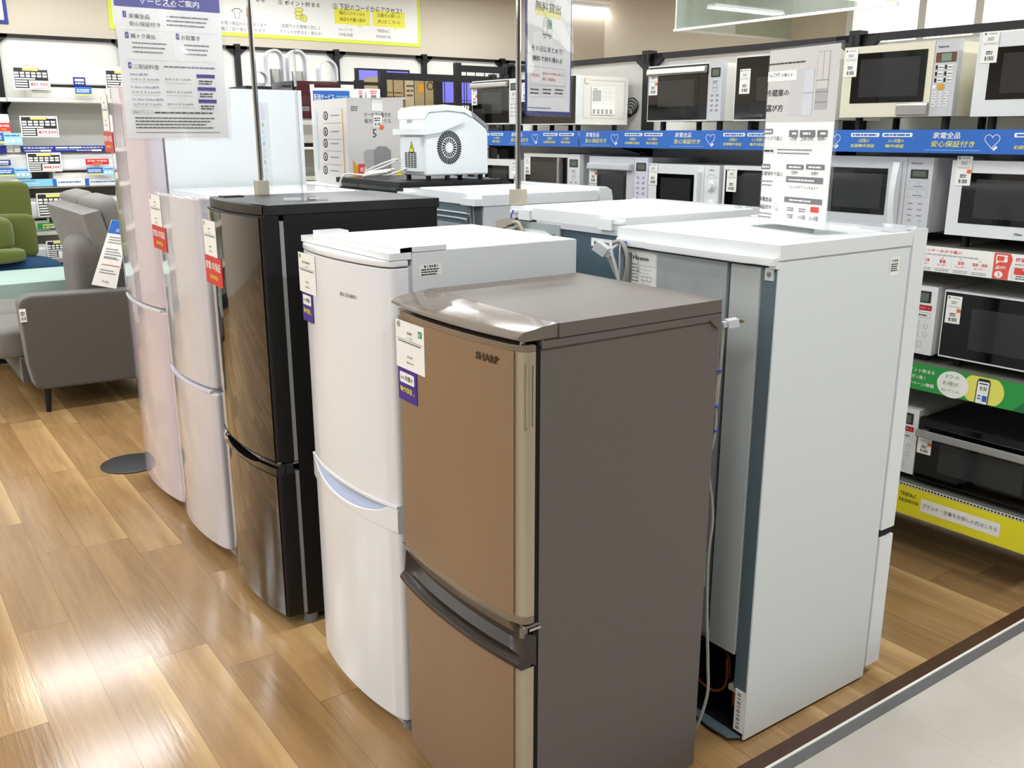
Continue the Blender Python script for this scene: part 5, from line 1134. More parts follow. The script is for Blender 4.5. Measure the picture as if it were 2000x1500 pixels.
for q in (-.9, .9): f.ring(u + q * s, v - 1.35 * s, .35 * s, .002, 'ink_grey', .0014)
a = P_(1034, 163); c = P_(1105, 137); f.frame(a[0], a[1], c[0], c[1], .001, 'ink_light'); TT('対象商品', 1037, 149, 1053, 6, 'red'); TT('合計3,000円(税込)以上の', 1059, 146, 1101, 6, 'red'); TT('家具・家電製品', 1059, 157, 1084, 6, 'red')
for i in range(3): a = P_(1034 + i * 24, 189); c = P_(1056 + i * 24, 168 + i); f.frame(a[0], a[1], c[0], c[1], .001, 'ink_light'); f.bars(a[0] + .006, a[1] + (c[1] - a[1]) * .6, (c[0] - a[0]) * .75, .005, 'ink', 2, 2.4)
a = P_(1030, 211); f.bars(a[0], a[1], w_ * .5, .0035, 'ink_grey'); b.build('poster', t, 'white poster with navy border')
b = B(); b.grid(lambda u, v: V((u0 - .004 + (w_ + .008) * u, -.007 - .004 * math.sin(4 * u + 9 * v), v0 - .006 + (Hh + .01) * v)), 8, 24, 'sleeve'); b.build('clear_sleeve', t, 'clear plastic sleeve')
b = B(); b.tube([(0, 0, .73), (u0 + w_, 0, .73)], .004, 'chrome', 8); b.build('cross_arm', t, 'chrome arm')

# ---- acrylic L stand on the white fridge: how to choose a fridge
A = onZ(1480, 441, 1.3495); Bp = onZ(1616, 459, 1.3495); ang = math.atan2(Bp.y - A.y, Bp.x - A.x)
t = thing('acrylic_stand', 'clear acrylic stand with grey and white fridge choosing guide on the rightmost white fridge', 'sign stand', (A.x, A.y, 1.3495), ang); IM = mtx(t); w_ = (Bp - A).length
f = Face(B(), (0, 0, 0), (1, 0, 0), (0, 0, 1), IM); Hh = (f.px(1495, 100)[1] + f.px(1645, 75)[1]) / 2
b = B(); b.box(0, 0, 0, w_, .003, Hh, 'acrylic', .0008); b.build('upright', t, 'clear acrylic upright')
b = B(); b.box(0, 0.003, 0, w_, .07, .003, 'acrylic', .0008); b.box(.0, -.03, 0, w_, -.006, .003, 'acrylic', .0008); b.build('foot_plate', t, 'clear acrylic foot')
e = .008; b = B(); b.box(e, -.0035, .012, w_ - e, -.0005, Hh - .006, 'paper'); f = Face(b, (0, -.0037, 0), (1, 0, 0), (0, 0, 1), IM); P_ = lambda x, y: f.px(x, y)
ym = (P_(1486, 240)[1] + P_(1632, 236)[1]) / 2; f.rect(e, ym, w_ - e, Hh - .006, 'paper_grey', .0003)
def FR(x0, y0, x1, y1, m, n=.0008): a = P_(x0, y0); c = P_(x1, y1); f.rect(a[0], min(a[1], c[1]), c[0], max(a[1], c[1]), m, n)
FR(1539, 225, 1590, 134, 'line', .0006); FR(1570, 227, 1591, 135, 'light_grey', .0008)
# two fridges pictured
a = P_(1566, 226); c = P_(1592, 136); f.rect(a[0], a[1], c[0], c[1], 'light_grey', .0010); f.rect(a[0], (a[1] + c[1]) / 2 - .0, c[0], (a[1] + c[1]) / 2 + .002, 'ink_light', .0014)
a = P_(1590, 214); c = P_(1624, 98); f.rect(a[0], a[1], c[0], c[1], 'ink_light', .0007); f.rect(a[0] + .002, a[1] + .05, c[0] - .002, c[1] - .002, 'paper_grey', .001); 
for q in (.12, .3, .5): f.rect(a[0], a[1] + (c[1] - a[1]) * q, c[0], a[1] + (c[1] - a[1]) * q + .002, 'grey_plastic', .0014)
f.rect((a[0] + c[0]) / 2, a[1] + (c[1] - a[1]) * .5, (a[0] + c[0]) / 2 + .001, c[1], 'grey_plastic', .0014)
u, v = P_(1502, 128); f.bars(u, v, w_ * .52, .0035, 'ink')
a = P_(1500, 160); c = P_(1557, 136); f.rect(a[0], a[1], c[0], c[1], 'card', .0008); TT('トレファク', 1503, 153, 1523, 10, bold=.03, n=.0014); TT('が教える！', 1527, 151, 1551, 7, n=.0014)
TT('冷蔵庫の', 1497, 190, 1541, 14, bold=.006); TT('選び方', 1496, 219, 1529, 14, bold=.006)
for x, y, s_, x2 in ((1492, 274, 'サイズで選ぶ', 1528), (1487, 342, '設置場所で選ぶ', 1529)): TT(s_, x, y, x2, 8); a = P_(x, y - 12); f.rrect(a[0], a[1], a[0] + .036, a[1] + .014, .002, 'ink_grey'); f.bars(a[0] + .004, a[1] + .004, .028, .005, 'card', n=.0012)
xs = ((1540, 1559, '–199ℓ'), (1561, 1593, '200ℓ–399ℓ'), (1595, 1617, '400ℓ–'))
for x0, x1, s_ in xs:
    a = P_(x0, 281); c = P_(x1, 254); f.frame(a[0], a[1], c[0], c[1], .0006, 'line'); f.rect(a[0], a[1] + (c[1] - a[1]) * .5, c[0], c[1], 'ink_grey', .001); f.bars(a[0] + .012, a[1] + (c[1] - a[1]) * .68, (c[0] - a[0]) * .5, .005, 'card', n=.0014); f.text(s_, (a[0] + c[0]) / 2, a[1] + .007, .012, 'ink', w=(c[0] - a[0]) * .8, al='c')
a = P_(1490, 299); f.frame(a[0], a[1], a[0] + .048, a[1] + .014, .0006, 'ink_grey'); f.bars(a[0] + .006, a[1] + .004, .036, .005, 'ink'); f.bars(a[0] + .058, a[1] + .009, .13, .003, 'ink_grey', 2, 3)
for x0, x1, y0, y1, s_ in ((1535, 1570, 344, 322, '左開き'), (1573, 1611, 346, 322, '右開き'), (1534, 1608, 372, 348, 'フレンチドア どっちもドア')):
    a = P_(x0, y0); c = P_(x1, y1); f.frame(a[0], a[1], c[0], c[1], .0006, 'line'); f.rect(a[0], a[1] + (c[1] - a[1]) * .6, c[0], c[1], 'ink_grey', .001); f.bars(a[0] + .01, a[1] + (c[1] - a[1]) * .72, (c[0] - a[0]) * .7, .004, 'card', n=.0014); f.text(s_, (a[0] + c[0]) / 2, a[1] + .006, .009, 'ink', w=min(len(s_) * .0085, (c[0] - a[0]) * .8), al='c')
a = P_(1486, 354); f.bars(a[0], a[1], .05, .003, 'ink_grey', 2, 3.4); TT('家電全品', 1483, 392, 1507, 9, bold=.01); TT('保証付き', 1483, 407, 1506, 9, bold=.01)
u, v = P_(1515, 401); heart(f, u, v, .012, 'ink_light', .001); a = P_(1482, 416); f.bars(a[0], a[1], .055, .003, 'ink_grey', 2, 3.2)
a = P_(1529, 431); c = P_(1606, 390); f.frame(a[0], a[1], c[0], c[1], .0006, 'line'); f.rect(a[0], a[1] + (c[1] - a[1]) * .78, c[0], c[1], 'ink_grey', .001); f.bars(a[0] + .02, a[1] + (c[1] - a[1]) * .85, .08, .004, 'card', n=.0014)
for i, s_ in enumerate(('7日間', '6ヶ月間', '12ヶ月間')): uu = a[0] + (c[0] - a[0]) * (.18 + i * .32); f.text(s_, uu, a[1] + .008, .012, 'ink', w=.022 + .005 * i, al='c'); (f.bars(uu - .012, a[1] + .034, .026, .003, 'ink_grey', 2, 2) if i < 2 else f.rrect(uu - .014, a[1] + .03, uu + .016, a[1] + .044, .002, 'red_soft', .001))
b.build('printed_sheet', t, 'grey and white printed guide sheet')
# ---- clear L stand seen edge-on on the black fridge
p = onZ(592, 391, 1.395)
t = thing('acrylic_stand', 'empty clear acrylic stand seen edge-on on top of the black fridge', 'sign stand', (p.x, p.y, 1.3945)); q = (p - CP); t.rotation_euler = (0, 0, math.atan2(q.y, q.x) + R(2))
b = B(); b.box(-.01, -.0015, .003, .2, .0015, .45, 'acrylic', .001); b.build('upright', t, 'clear upright sheet')
b = B(); b.box(-.03, -.075, 0, .1, .06, .003, 'acrylic', .001); b.build('foot_plate', t, 'clear foot plate')
b = B(); f = Face(b, (-.01, -.05, .0032), (1, 0, 0), (0, 1, 0)); f.rect(.02, .0, .06, .03, 'paper_grey'); b.build('foot_label', t, 'small pale sticker')
# faint reflection of a price strip, modelled as a thin printed clear sheet
p = onZ(527, 377, 1.3895); t = thing('strip_reflection', 'faint reflection of a price strip, built as a clear sheet on the pearl-white fridge', 'reflection', (p.x, p.y + .06, 1.3895)); IM = mtx(t)
f = Face(B(), (0, 0, 0), (1, 0, 0), (0, 0, 1), IM); q0 = f.px(520, 200); w_ = .05; Hh = q0[1]
b = B(); b.box(-.015, -.001, 0, -.012, .001, Hh, 'acrylic'); b.box(-.012, -.0005, 0, w_ - .012, .0005, Hh, 'acrylic'); f = Face(b, (-.01, -.0007, 0), (1, 0, 0), (0, 0, 1)); f.rect(0, Hh - .06, .032, Hh - .008, 'pearl_edge')
for j in range(13): f.bars(.004, Hh - .08 - j * .022, .01, .003, 'line', 2, 2.2); (f.rect(.02, Hh - .085 - j * .022, .026, Hh - .072 - j * .022, 'ink_light') if j % 3 == 0 else f.bars(.018, Hh - .08 - j * .022, .01, .003, 'line', 2, 2.2))
b.build('reflection_sheet', t)
# ================================================================== BACK OF THE SHOP
def yface(y): return Face(B(), (0, y, 0), (1, 0, 0), (0, 0, 1), Matrix.Identity(4))
def rectpx(x0, y0, x1, y1, Y): a = onY(x0, y0, Y); c = onY(x1, y1, Y); return a.x, min(a.z, c.z), c.x, max(a.z, c.z)
# ---- air conditioners on the left shelves
def aircon(label, x0, zb, w_=.79, h=.27, seed=0):
    t = thing('air_conditioner', label, 'air conditioner', (x0, 8.72, zb), 0, 'indoor air conditioner units on the back wall shelves')
    b = B(); b.prism([(0, .0), (-.0, .0)] and [(.02, 0), (0, .05), (0, h - .03), (.03, h), (.25, h), (.25, 0)], 'x', 0, w_, 'warm_white', .008); b.build('body', t)
    b = B(); b.prism([(-.006, h * .42), (-.012, h * .5), (-.012, h - .05), (-.004, h - .03)], 'x', .01, w_ - .01, 'white_gloss', .002); b.build('front_panel', t)
    b = B(); b.box(.02, -.004, h * .34, w_ - .02, .002, h * .4, 'dark_gap'); b.build('air_slot', t, 'dark air outlet slot')
    return t
rows = [(1.878, [(-.02, 'left end of the top shelf'), (1.0, 'top shelf, left of the price card'), (1.34 - 0, '')])]
spec = [(.33, 1.877, 'white wall air conditioner at the left end of the top shelf'), (1.40, 1.877, 'white wall air conditioner with cables on the top shelf by the service poster'),
        (.42, 1.479, 'grey-white air conditioner on the second shelf, behind the red card'), (.52, 1.188, 'air conditioner on the third shelf, left of the dark price card'), (1.48, 1.188, 'white air conditioner with a red warranty card on the third shelf'),
        (.62, .801, 'air conditioner on the fourth shelf behind the green recliner'), (1.52, .801, 'white air conditioner on the fourth shelf behind the grey headrest'), (.75, .421, 'air conditioner on the lowest shelf behind the blue ottoman')]
for x, z, l in spec: aircon(l, x, z)
def price_board(label, px, price, Y=8.66, back='card'):
    x0, z0, x1, z1 = rectpx(*px, Y); t = thing('price_board', label, 'price board', (x0, Y, z0), 0, 'air conditioner price boards'); w_, h = x1 - x0, z1 - z0
    b = B(); b.box(0, 0, 0, w_, .004, h, 'card'); f = Face(b, (0, -.0005, 0), (1, 0, 0), (0, 0, 1)); f.rect(.01, .01, w_ - .01, h - .008, 'ink'); f.rect(w_ * .28, h * .83, w_ * .7, h * .95, 'yellow_pale', .0012); f.rect(w_ * .72, h * .88, w_ * .95, h * .94, 'card', .0012)
    for j in range(2):
        for i in range(6): f.rect(w_ * (.05 + i * .153), h * (.68 - j * .13), w_ * (.165 + i * .153), h * (.77 - j * .13), 'card', .0012)
    for j in range(4): f.rect(w_ * .05, h * (.44 - j * .11), w_ * (.38 if j else .6), h * (.5 - j * .11), 'card', .0012)
    f.rect(w_ * .42, h * .07, w_ * .95, h * .4, 'card', .0016); f.text(price, w_ * .45, h * .13, h * .19, 'red', w=w_ * .48, n=.003, bold=.02); b.build('board', t)
    b = B(); b.box(w_ * .3, .004, 0, w_ * .7, .04, .003, 'acrylic'); b.box(w_ * .3, .004, 0, w_ * .7, .007, h * .6, 'acrylic'); b.build('holder', t, 'clear holder')
price_board('price board reading ¥31,900 on the top shelf', (28, 174, 94, 132), '¥31,900', 8.68)
price_board('price board on the top shelf half behind the service poster', (208, 178, 272, 138), '', 8.68)
price_board('price board reading ¥19,500 on the second shelf', (43, 268, 111, 227), '¥19,500', 8.68)
price_board('price board reading ¥44,000 on the third shelf', (56, 336, 118, 298), '¥44,000', 8.68)
price_board('price board behind the headrest of the grey armchair', (76, 424, 136, 376), '', 8.66)
price_board('price board above the blue ottoman', (94, 506, 140, 468), '', 8.66)
def small_card(label, px, m, Y=8.64, draw=None, group='small notice cards on the shelves'):
    x0, z0, x1, z1 = rectpx(*px, Y); t = B(); w_, h = x1 - x0, z1 - z0; t.box(0, 0, 0, w_, .003, h, m); t.box(w_ * .4, .003, h * .3, w_ * .6, max(.01, 8.70 - Y), h * .4, 'light_grey'); f = Face(t, (0, -.0005, 0), (1, 0, 0), (0, 0, 1))
    if draw: draw(f, w_, h)
    o = t.build('notice_card'); o.location = (x0, Y, z0); tag(o, label, 'notice card', group)
def d_red(f, w, h): f.text('家電1年保証', w * .5, h * .5, h * .3, 'card', w=w * .86, al='c', bold=.02); f.text('対象商品', w * .5, h * .14, h * .2, 'yellow', w=w * .4, al='c')
def d_blue(f, w, h): f.bars(w * .08, h * .62, w * .8, h * .12, 'card', 2, 1.8); f.rect(0, .001, w, h * .2, 'yellow_pale', .001)
def d_navy(f, w, h): f.rrect(w * .12, h * .5, w * .88, h * .8, h * .08, 'card'); f.bars(w * .15, h * .2, w * .7, h * .15, 'card')
def d_cyan(f, w, h): f.bars(w * .08, h * .75, w * .8, h * .1, 'blue'); [f.rect(w * (.1 + i * .3), h * .2, w * (.3 + i * .3), h * .5, 'card') for i in range(3)]
small_card('navy notice card on the top-shelf air conditioner', (144, 167, 166, 151), 'navy', draw=d_navy); small_card('blue and yellow notice card on the top shelf below the navy one', (148, 187, 178, 170), 'blue', draw=d_blue)
small_card('red warranty card at the left edge, second shelf', (-6, 256, 19, 240), 'red', draw=d_red); small_card('pale blue notice card on the second shelf', (8, 283, 42, 260), 'cyan_paper', draw=d_cyan); small_card('blue notice card cut off by the left edge, second shelf', (-20, 280, 6, 260), 'blue', draw=d_blue)
small_card('navy notice card at the left edge of the third shelf', (-10, 324, 20, 312), 'navy', draw=d_navy); small_card('blue notice card at the left edge under the navy one', (-8, 345, 27, 328), 'blue', draw=d_blue); small_card('pale blue notice card behind the dark price board', (30, 348, 60, 328), 'cyan_paper', 8.69, draw=d_cyan)
small_card('red warranty card on the third shelf near the poster', (168, 322, 212, 310), 'red', draw=d_red); small_card('blue and yellow card under the red warranty card', (171, 342, 201, 327), 'blue', draw=d_blue); small_card('pale blue card under the red warranty card', (203, 343, 226, 326), 'cyan_paper', draw=d_cyan)
small_card('red warranty card beside the grey headrest', (153, 401, 198, 387), 'red', draw=d_red); small_card('navy card beside the grey headrest', (203, 420, 215, 405), 'navy', draw=d_navy)
# shelf strips
def long_strip(label, px, m, draw, Y=8.685):
    x0, z0, x1, z1 = rectpx(*px, Y); b = B(); w_, h = x1 - x0, z1 - z0; b.box(0, 0, 0, w_, .003, h, m); f = Face(b, (0, -.0005, 0), (1, 0, 0), (0, 0, 1)); draw(f, w_, h); o = b.build('shelf_sign'); o.location = (x0, Y, z0); tag(o, label, 'shelf sign')
def d_s1(f, w, h):
    for k in range(2): f.text('家電全品保証付き', w * (.03 + .54 * k), h * .56, h * .28, 'card', w=w * .3, bold=.02); f.bars(w * (.04 + .54 * k), h * .2, w * .16, h * .12, 'card'); f.rect(w * (.2 + .54 * k), h * .12, w * (.31 + .54 * k), h * .38, 'card')
    f.rect(w * .36, h * .6, w * .49, h * .82, 'card'); f.rect(w * .5, h * .6, w * .62, h * .82, 'card'); f.bars(w * .36, h * .35, w * .24, h * .08, 'blue_light')
def d_s2(f, w, h): f.bars(w * .06, h * .7, w * .4, h * .1, 'blue', 1); f.text('エアコン工事受付中', w * .06, h * .3, h * .25, 'card', w=w * .5)
def d_s3(f, w, h): f.rect(0, .0, w * .12, h, 'blue'); f.bars(w * .16, h * .45, w * .7, h * .16, 'blue'); 
long_strip('navy warranty strip on the second shelf of the back wall', (41, 298, 224, 284), 'navy', d_s1); long_strip('navy strip stub at the left edge of the second shelf', (-30, 300, 12, 284), 'navy', d_s2)
long_strip('light blue strip on the third shelf of the back wall', (40, 365, 104, 349), 'blue_light', d_s2); long_strip('white and blue strip on the third shelf, right of the light blue one', (104, 364, 166, 348), 'paper', d_s3); long_strip('white strip with blue marks on the third shelf near the tall fridge', (167, 363, 232, 347), 'paper', d_s3); long_strip('white strip at the left edge of the third shelf', (-30, 367, 36, 350), 'paper', d_s3)
def d_line(f, w, h): f.rect(w * .08, h * .55, w * .35, h * .8, 'yellow_pale'); f.text('LINE', w * .08, h * .12, h * .3, 'card', w=w * .2, bold=.03)
long_strip('green strip reading LINE on the fourth shelf', (74, 448, 200, 430), 'green', d_line); long_strip('yellow strip on the fifth shelf behind the armchair', (110, 545, 190, 524), 'yellow', lambda f, w, h: f.bars(w * .1, h * .4, w * .5, h * .2, 'ink'))

# ---- bladeless fans on a black rack
def floor_rack(name, label, x0, x1, Y, z, depth=.4, board='black_metal', group=None):
    t = thing(name, label, 'rack', (x0, Y, 0), 0, group); w_ = x1 - x0
    b = B(); b.box(0, 0, z - .03, w_, depth, z, board, .003); b.build('top_board', t)
    for zz in (z - .45, z - .9): b = B(); b.box(0.01, 0.01, zz - .03, w_ - .01, depth - .01, zz, board, .003); b.build('shelf_board', t)
    for x in (.02, w_ - .02):
        for y in (.02, depth - .02): b = B(); b.box(x - .018, y - .018, 0, x + .018, y + .018, z - .031, 'black_metal', .002); b.build('post', t)
    return t
Yf = 7.6; a = onY(480, 168, Yf); c = onY(668, 172, Yf); zf = (a.z + c.z) / 2
floor_rack('display_rack', 'black rack with white ring fans standing on it behind the tall fridge', a.x, c.x, Yf, zf)
def ring_fan(label, px, Y, m='light_grey'):
    x0, z0, x1, z1 = rectpx(*px, Y); w_, h = x1 - x0, z1 - zf; t = thing('bladeless_fan', label, 'fan', ((x0 + x1) / 2, Y, zf), 0, 'bladeless fans on the rack')
    r = w_ / 2; zc0 = .0 if h > w_ * 1.15 else h - r; secs = []
    path = [(-r * .86, .05)] if h > w_ * 1.15 else []
    b = B()
    if h > w_ * 1.15:
        pts = [(-r * .88, 0, .02)] + [(r * .88 * math.cos(a), 0, h - r + r * .92 * math.sin(a)) for a in [math.pi - i * math.pi / 14 for i in range(15)]] + [(r * .88, 0, .02)]
    else:
        pts = [(r * .86 * math.cos(a), 0, h - r + r * .88 * math.sin(a)) for a in [-math.pi / 2 - i * math.pi / 12 for i in range(25)]]
    sec = []
    for i, p in enumerate(pts):
        q = V(pts[min(i + 1, len(pts) - 1)]) - V(pts[max(0, i - 1)]); q.normalize(); nn = V((q.z, 0, -q.x)); p = V(p)
        sec.append([p + nn * .008 + V((0, -.03, 0)), p - nn * .008 + V((0, -.03, 0)), p - nn * .006 + V((0, .05, 0)), p + nn * .006 + V((0, .05, 0))])
    b.loft(sec, m); b.build('air_ring', t)
    b = B(); b.lathe([(0, 0), (r * .55, 0), (r * .55, max(.03, h - 2 * r)), (0, max(.03, h - 2 * r))], 'silver', 24); b.build('fan_base', t)
ring_fan('small round bladeless fan on the black rack', (493, 165, 523, 138), Yf + .15); ring_fan('tall oval bladeless fan, left of the two tall ones', (521, 165, 552, 97), Yf + .2); ring_fan('tall oval bladeless fan partly behind the clear stand', (563, 165, 597, 98), Yf + .2); ring_fan('white bladeless fan with wide hoop above the dark red microwave', (622, 165, 657, 117), Yf + .2)
# ---- dark red microwave on a rack
Yr = 6.0; a = onY(578, 166, Yr); c = onY(664, 160, Yr); zr = onY(600, 235, Yr).z
floor_rack('display_rack', 'black rack behind the grey carton holding a dark red microwave', a.x - .1, c.x + .08, Yr, zr, .45, 'shelf_white')
t = thing('microwave', 'dark red microwave seen over the tall fridge with a white tag on top', 'microwave', (a.x, Yr + .02, zr)); w_ = c.x - a.x; H = c.z - zr
b = B(); b.box(0, .0, .012, w_, .38, H, 'wine', .008); b.build('body', t); b = B(); b.box(-.012, .01, .012, 0, .37, H, 'glass_black', .004); b.build('door', t)
b = B(); f = Face(b, (0, -.0008, 0), (1, 0, 0), (0, 0, 1)); f.rect(w_ * .33, H - .07, w_ * .43, H - .02, 'card'); f.rect(.0, .06, w_ * .3, .09, 'ink_grey'); b.build('price_card', t)
for x in (.04, w_ - .04): b = B(); b.cyl((x, .05, 0), (x, .05, .013), .012, 'black'); b.build('foot', t)
# ---- mesh partitions
def mesh_panel(label, px0, px1, Y, z0=.0):
    a = onY(*px0, Y); c = onY(*px1, Y); zt = (a.z + c.z) / 2; w_ = c.x - a.x; t = thing('mesh_partition', label, 'partition', (a.x, Y, 0), 0, 'black mesh partitions')
    for x in (0, w_): b = B(); b.box(x - .022, -.022, 0, x + .022, .022, zt + .01, 'black_metal', .003); b.build('post', t)
    b = B(); b.box(.022, -.015, zt - .05, w_ - .022, .015, zt - .005, 'black_metal', .003); b.build('top_rail', t)
    b = B()
    for i in range(1, int(w_ / .075)): x = i * w_ / int(w_ / .075); b.box(x - .0022, -.0022, .3, x + .0022, .0022, zt - .05, 'black_metal')
    for j in range(int((zt - .4) / .085)): b.box(.02, -.0045, .3 + j * .085, w_ - .02, -.0022, .304 + j * .085, 'black_metal')
    o = b.build('wire_mesh', t); return t
mesh_panel('black wire mesh partition with boxes behind it, above the ice maker', (746, 138), (962, 150), 5.75)
mesh_panel('taller black wire mesh partition beside the loan poster', (893, 124), (1030, 134), 6.05)
# ---- things behind the mesh
def tv(label, px, Y, zt=None):
    x0, z0, x1, z1 = rectpx(*px, Y); t = thing('television', label, 'television', ((x0 + x1) / 2, Y, z0), 0, 'televisions showing a purple screen'); w_, h = (x1 - x0), z1 - z0
    b = B(); b.box(-w_ / 2, 0, 0, w_ / 2, .05, h, 'black', .004); b.build('casing', t); b = B(); b.box(-w_ / 2 + .015, -.003, .02, w_ / 2 - .015, .0, h - .015, 'screen_purple'); b.build('screen', t, 'lit purple screen')
    b = B(); b.box(-.03, .02, -.05, .03, .05, .0, 'black'); b.box(-.15, -.06, -.065, .15, .12, -.05, 'black', .003); b.build('stand', t); return t
YT = 7.0; z0t = onY(800, 205, YT).z
floor_rack('display_rack', 'black rack holding the purple-screened televisions', onY(660, 200, YT).x, onY(1010, 200, YT).x, YT - .1, z0t - .067, .5)
tv('television with purple screen left of the mesh partition', (700, 205, 800, 137), YT + .05)
tv('television with purple screen behind the mesh, between the cardboard box and the tall partition', (862, 205, 990, 152), YT + .05)
Yc = 6.4; x0, z0, x1, z1 = rectpx(752, 215, 846, 152, Yc)
floor_rack('display_rack', 'black rack carrying the brown cardboard boxes behind the mesh', x0 - .05, x1 + .35, Yc - .02, z0, .4)
t = thing('cardboard_box', 'wide brown cardboard box with faded printing behind the wire mesh', 'box', (x0, Yc, z0)); w_, h = x1 - x0, z1 - z0; b = B(); b.box(0, 0, 0, w_, .32, h, 'cardboard', .003); f = Face(b, (0, -.001, 0), (1, 0, 0), (0, 0, 1))
f.rect(w_ * .42, 0, w_ * .62, h, 'cardboard_light'); f.rect(w_ * .68, h * .55, w_ * .8, h * .8, 'amber'); f.bars(w_ * .44, h * .7, w_ * .15, .014, 'plant_brown', 3, 2.4); f.bars(w_ * .06, h * .5, w_ * .3, .01, 'plant_brown', 2, 3); f.disc(w_ * .93, h * .75, .03, 'ink'); f.disc(w_ * .93, h * .75, .022, 'cardboard', .0012); b.build('box_body', t)
x0, z0, x1, z1 = rectpx(847, 215, 863, 152, Yc - .0); b = B(); b.box(0, 0, 0, x1 - x0, .3, z1 - z0, 'black', .004); o = b.build('speaker_box'); o.location = (x0, Yc, z0); tag(o, 'tall black box standing right of the cardboard box behind the mesh', 'speaker')
for i, (px, l) in enumerate((((697, 195, 712, 174), 'small white packet box left of its twin behind the carton'), ((717, 195, 742, 174), 'small grey-white packet box right of its twin behind the carton'))):
    Yb = 5.4; x0, z0, x1, z1 = rectpx(*px, Yb); t = thing('packet_box', l, 'box', (x0, Yb, z0)); w_, h = x1 - x0, z1 - z0; b = B(); b.box(0, 0, 0, w_, .08, h, 'card' if i == 0 else 'paper', .001); f = Face(b, (0, -.0006, 0), (1, 0, 0), (0, 0, 1)); f.bars(w_ * .25, h * .75, w_ * .5, .006, 'red_soft', 2, 2); f.rect(w_ * .3, h * .1, w_ * .7, h * .45, 'ink_grey'); b.build('box_body', t)
Yb = 5.38; a = onY(655, 196, Yb); c = onY(745, 196, Yb)
t = floor_rack('display_rack', 'low black rack with the small packet boxes behind the grey carton', a.x, c.x, Yb, a.z - .001, .3)
for px in ((693, 188, 708, 157),):
    x0, z0, x1, z1 = rectpx(*px, Yb + .32); t = thing('display_post', 'black post with crossbar rising behind the packet boxes', 'post', (x0, Yb + .30, 0)); b = B(); b.box(0, 0, 0, x1 - x0, .03, z1, 'black_metal', .003); b.build('post', t)
    b = B(); b.box(-.12, .0, z1 - .03, 0.0, .02, z1 - .01, 'black_metal', .003); b.box(x1 - x0, .0, z1 - .03, .22, .02, z1 - .01, 'black_metal', .003); b.build('crossbar', t)

# ================================================================== LOUNGE FURNITURE AT THE LEFT
def cushion(b, x0, y0, z0, x1, y1, z1, m, r=.05, mx=None, puff=.0):
    b.box(x0, y0, z0, x1, y1, z1, m, r, 5, mx)
# grey sofa, its near arm side-on
t = thing('sofa', 'dark grey fabric sofa with tilted headrest flaps at the left edge', 'sofa', (.74, 5.85, 0))
AP = [(.02, .17), (.0, .3), (-.01, .66), (.01, .69), (.06, .705), (.66, .69), (.80, .69), (.80, .135), (.06, .15)]
b = B(); b.prism(AP, 'y', 0, .15, 'sofa_grey', .02, 3); b.build('armrest', t)
b = B(); b.box(-.02, .15, .17, .78, 1.45, .32, 'sofa_grey', .02, 3); b.build('seat_base', t)
for k in range(2): b = B(); b.pillow((.16, .47 + k * .62, .40), (.32, .31, .10), 'sofa_grey_light', .35); b.build('seat_cushion', t)
b = B(); b.box(.56, .15, .32, .78, 1.45, .8, 'sofa_grey', .05, 4); b.build('backrest', t)
b = B(); b.pillow((.47, .42, .72), (.13, .26, .275), 'sofa_grey', .5); b.build('back_cushion', t)
b = B(); b.pillow((.64, .40, .70), (.12, .22, .26), 'sofa_grey', .5); b.build('back_cushion', t)
for k in range(2):
    mx = Matrix.Translation((.56, .50 + k * .60, .75)) @ Matrix.Rotation(R(-13), 4, 'Y'); b = B(); b.box(-.05, -.298, .0, .05, .298, .40, 'sofa_grey_light', .035, 4, mx); b.build('headrest', t)
    mx = Matrix.Translation((.665, .56 + k * .60, .8)) @ Matrix.Rotation(R(-12), 4, 'Y'); b = B(); b.pillow((0, 0, .2), (.075, .31, .23), 'sofa_grey_light', .35, mx); b.build('headrest', t)
for x, y in ((.09, .06), (.7, .06), (.09, 1.4), (.7, 1.4)): b = B(); b.tube([(x, y, .18), (x - .01, y, .0)], [.024, .014], 'black', 12); b.build('leg', t)
b = B(); b.box(-.012, -.004, .56, .022, .0, .635, 'card'); f = Face(b, (-.012, -.0045, .56), (1, 0, 0), (0, 0, 1)); f.barcode(.005, .01, .024, .02, 'ink', 8); f.bars(.005, .055, .024, .004, 'ink', 3, 2); b.build('care_tag', t, 'white paper tag')
# tall folded notice leaning on the sofa arm
A = onY(166, 562, 5.9); t = thing('notice_stand', 'folded white and blue notice stand on the arm of the grey sofa', 'sign', (A.x, 5.92, .70)); IM = mtx(t); f = Face(B(), (0, 0, 0), (1, 0, 0), (0, 0, 1), IM)
q = [f.px(*p) for p in ((176, 560), (224, 568), (252, 440), (219, 436))]; mz = min(a[1] for a in q)
q = [(u, v - mz) for u, v in q]
b = B(); y0s = [-.05, -.05, .0, .0]; pts = [V((u, y, v)) for (u, v), y in zip(q, y0s)]
b.add(pts + [p + V((0, .004, 0)) for p in pts], [(0, 1, 2, 3), (7, 6, 5, 4), (0, 4, 5, 1), (1, 5, 6, 2), (2, 6, 7, 3), (3, 7, 4, 0)], 'card')
def bil(u, v, n=.0015): return (pts[0] * (1 - u) + pts[1] * u) * (1 - v) + (pts[3] * (1 - u) + pts[2] * u) * v + V((0, -n, 0))
f = Face(b, (0, 0, 0), (1, 0, 0), (0, 0, 1)); f.curved = lambda u, v, n: bil(u, v, n + .0005)
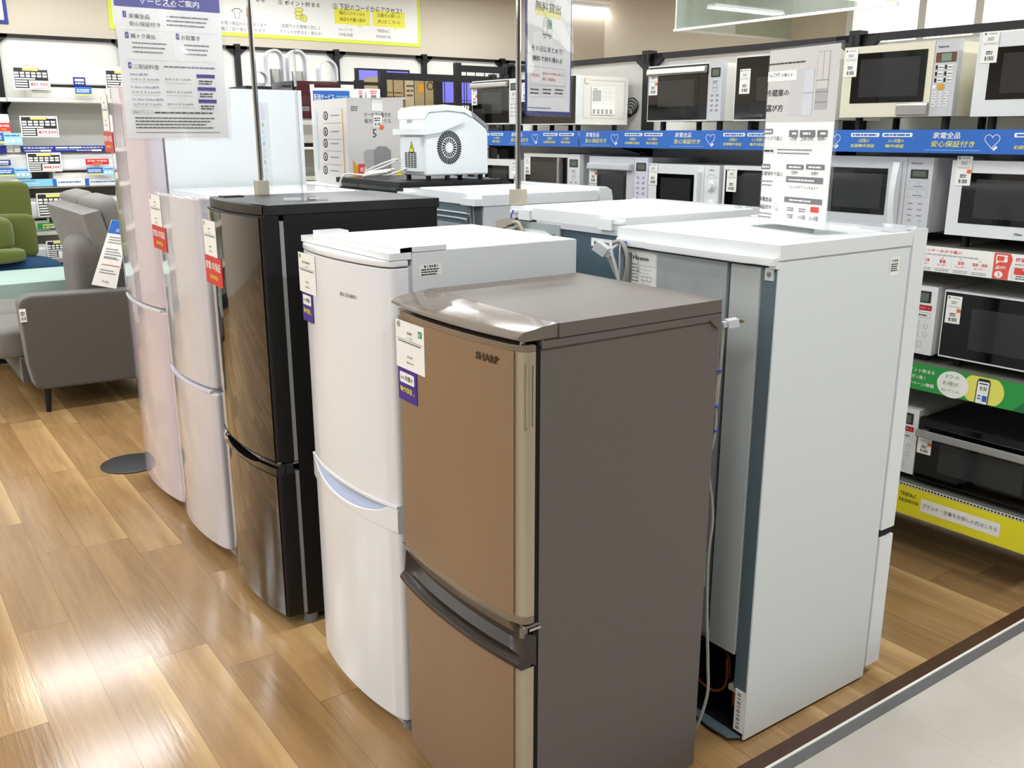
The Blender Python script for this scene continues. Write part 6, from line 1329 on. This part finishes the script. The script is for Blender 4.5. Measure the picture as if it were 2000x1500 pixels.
f.rect(0, .8, 1, 1, 'blue'); f.text('配送サービス', .4, .83, .05, 'card', w=.55, n=.002)
for k, v_ in enumerate((.74, .7, .66, .56, .52, .48, .44, .42, .32, .24, .2)): f.bars(.15, v_, .6 + .1 * (k % 3), .012, 'ink_grey' if v_ != .32 else 'red_soft', 1, n=.002)
f.text('Trefac', .35, .06, .035, 'ink', w=.3, n=.002); f.curved = None; b.build('front_sheet', t)
b = B(); p2 = [f_ + V((.0, .0, 0)) for f_ in pts]; back = [pts[3] + V((0, .006, 0)), pts[2] + V((0, .006, 0)), pts[1] + V((.06, .2, 0)), pts[0] + V((.06, .2, 0))]; b.add(back + [p + V((0, .004, 0)) for p in back], [(3, 2, 1, 0), (4, 5, 6, 7), (0, 1, 5, 4), (1, 2, 6, 5), (2, 3, 7, 6), (3, 0, 4, 7)], 'card'); b.build('back_sheet', t)
# daybed, ottoman and floor chair beyond the sofa
t = thing('daybed', 'mint green flat topped daybed behind the grey sofa', 'daybed', (.2, 7.35, 0))
b = B(); b.box(0, 0, .2, 1.22, .78, .57, 'mint', .05, 4); b.build('mattress', t)
b = B(); b.box(.1, .05, .0, 1.12, .7, .2, 'black'); b.build('base', t)
t = thing('ottoman', 'dark blue rounded ottoman between the mint daybed and the shelves', 'ottoman', (.3, 8.18, 0))
b = B(); b.pillow((.56, .23, .36), (.58, .24, .28), 'ottoman_blue', .45); b.build('cushion', t)
b = B(); b.box(.15, .08, .0, 1.0, .4, .12, 'black'); b.build('base', t)
t = thing('floor_chair', 'olive green padded floor chair sitting on the dark blue ottoman', 'floor chair', (.45, 8.25, .63))
b = B(); b.pillow((.38, .26, .44), (.42, .08, .16), 'sofa_green', .22); b.build('back_cushion', t)
b = B(); b.pillow((.38, .24, .17), (.43, .10, .18), 'sofa_green', .25); b.build('back_cushion', t)
b = B(); b.pillow((.20, .06, .21), (.42, .14, .14), 'sofa_green', .4); b.build('seat_cushion', t, 'folded green seat cushion')
b = B(); b.pillow((.22, .0, .045), (.46, .14, .06), 'sofa_green', .45); b.build('seat_flap', t)
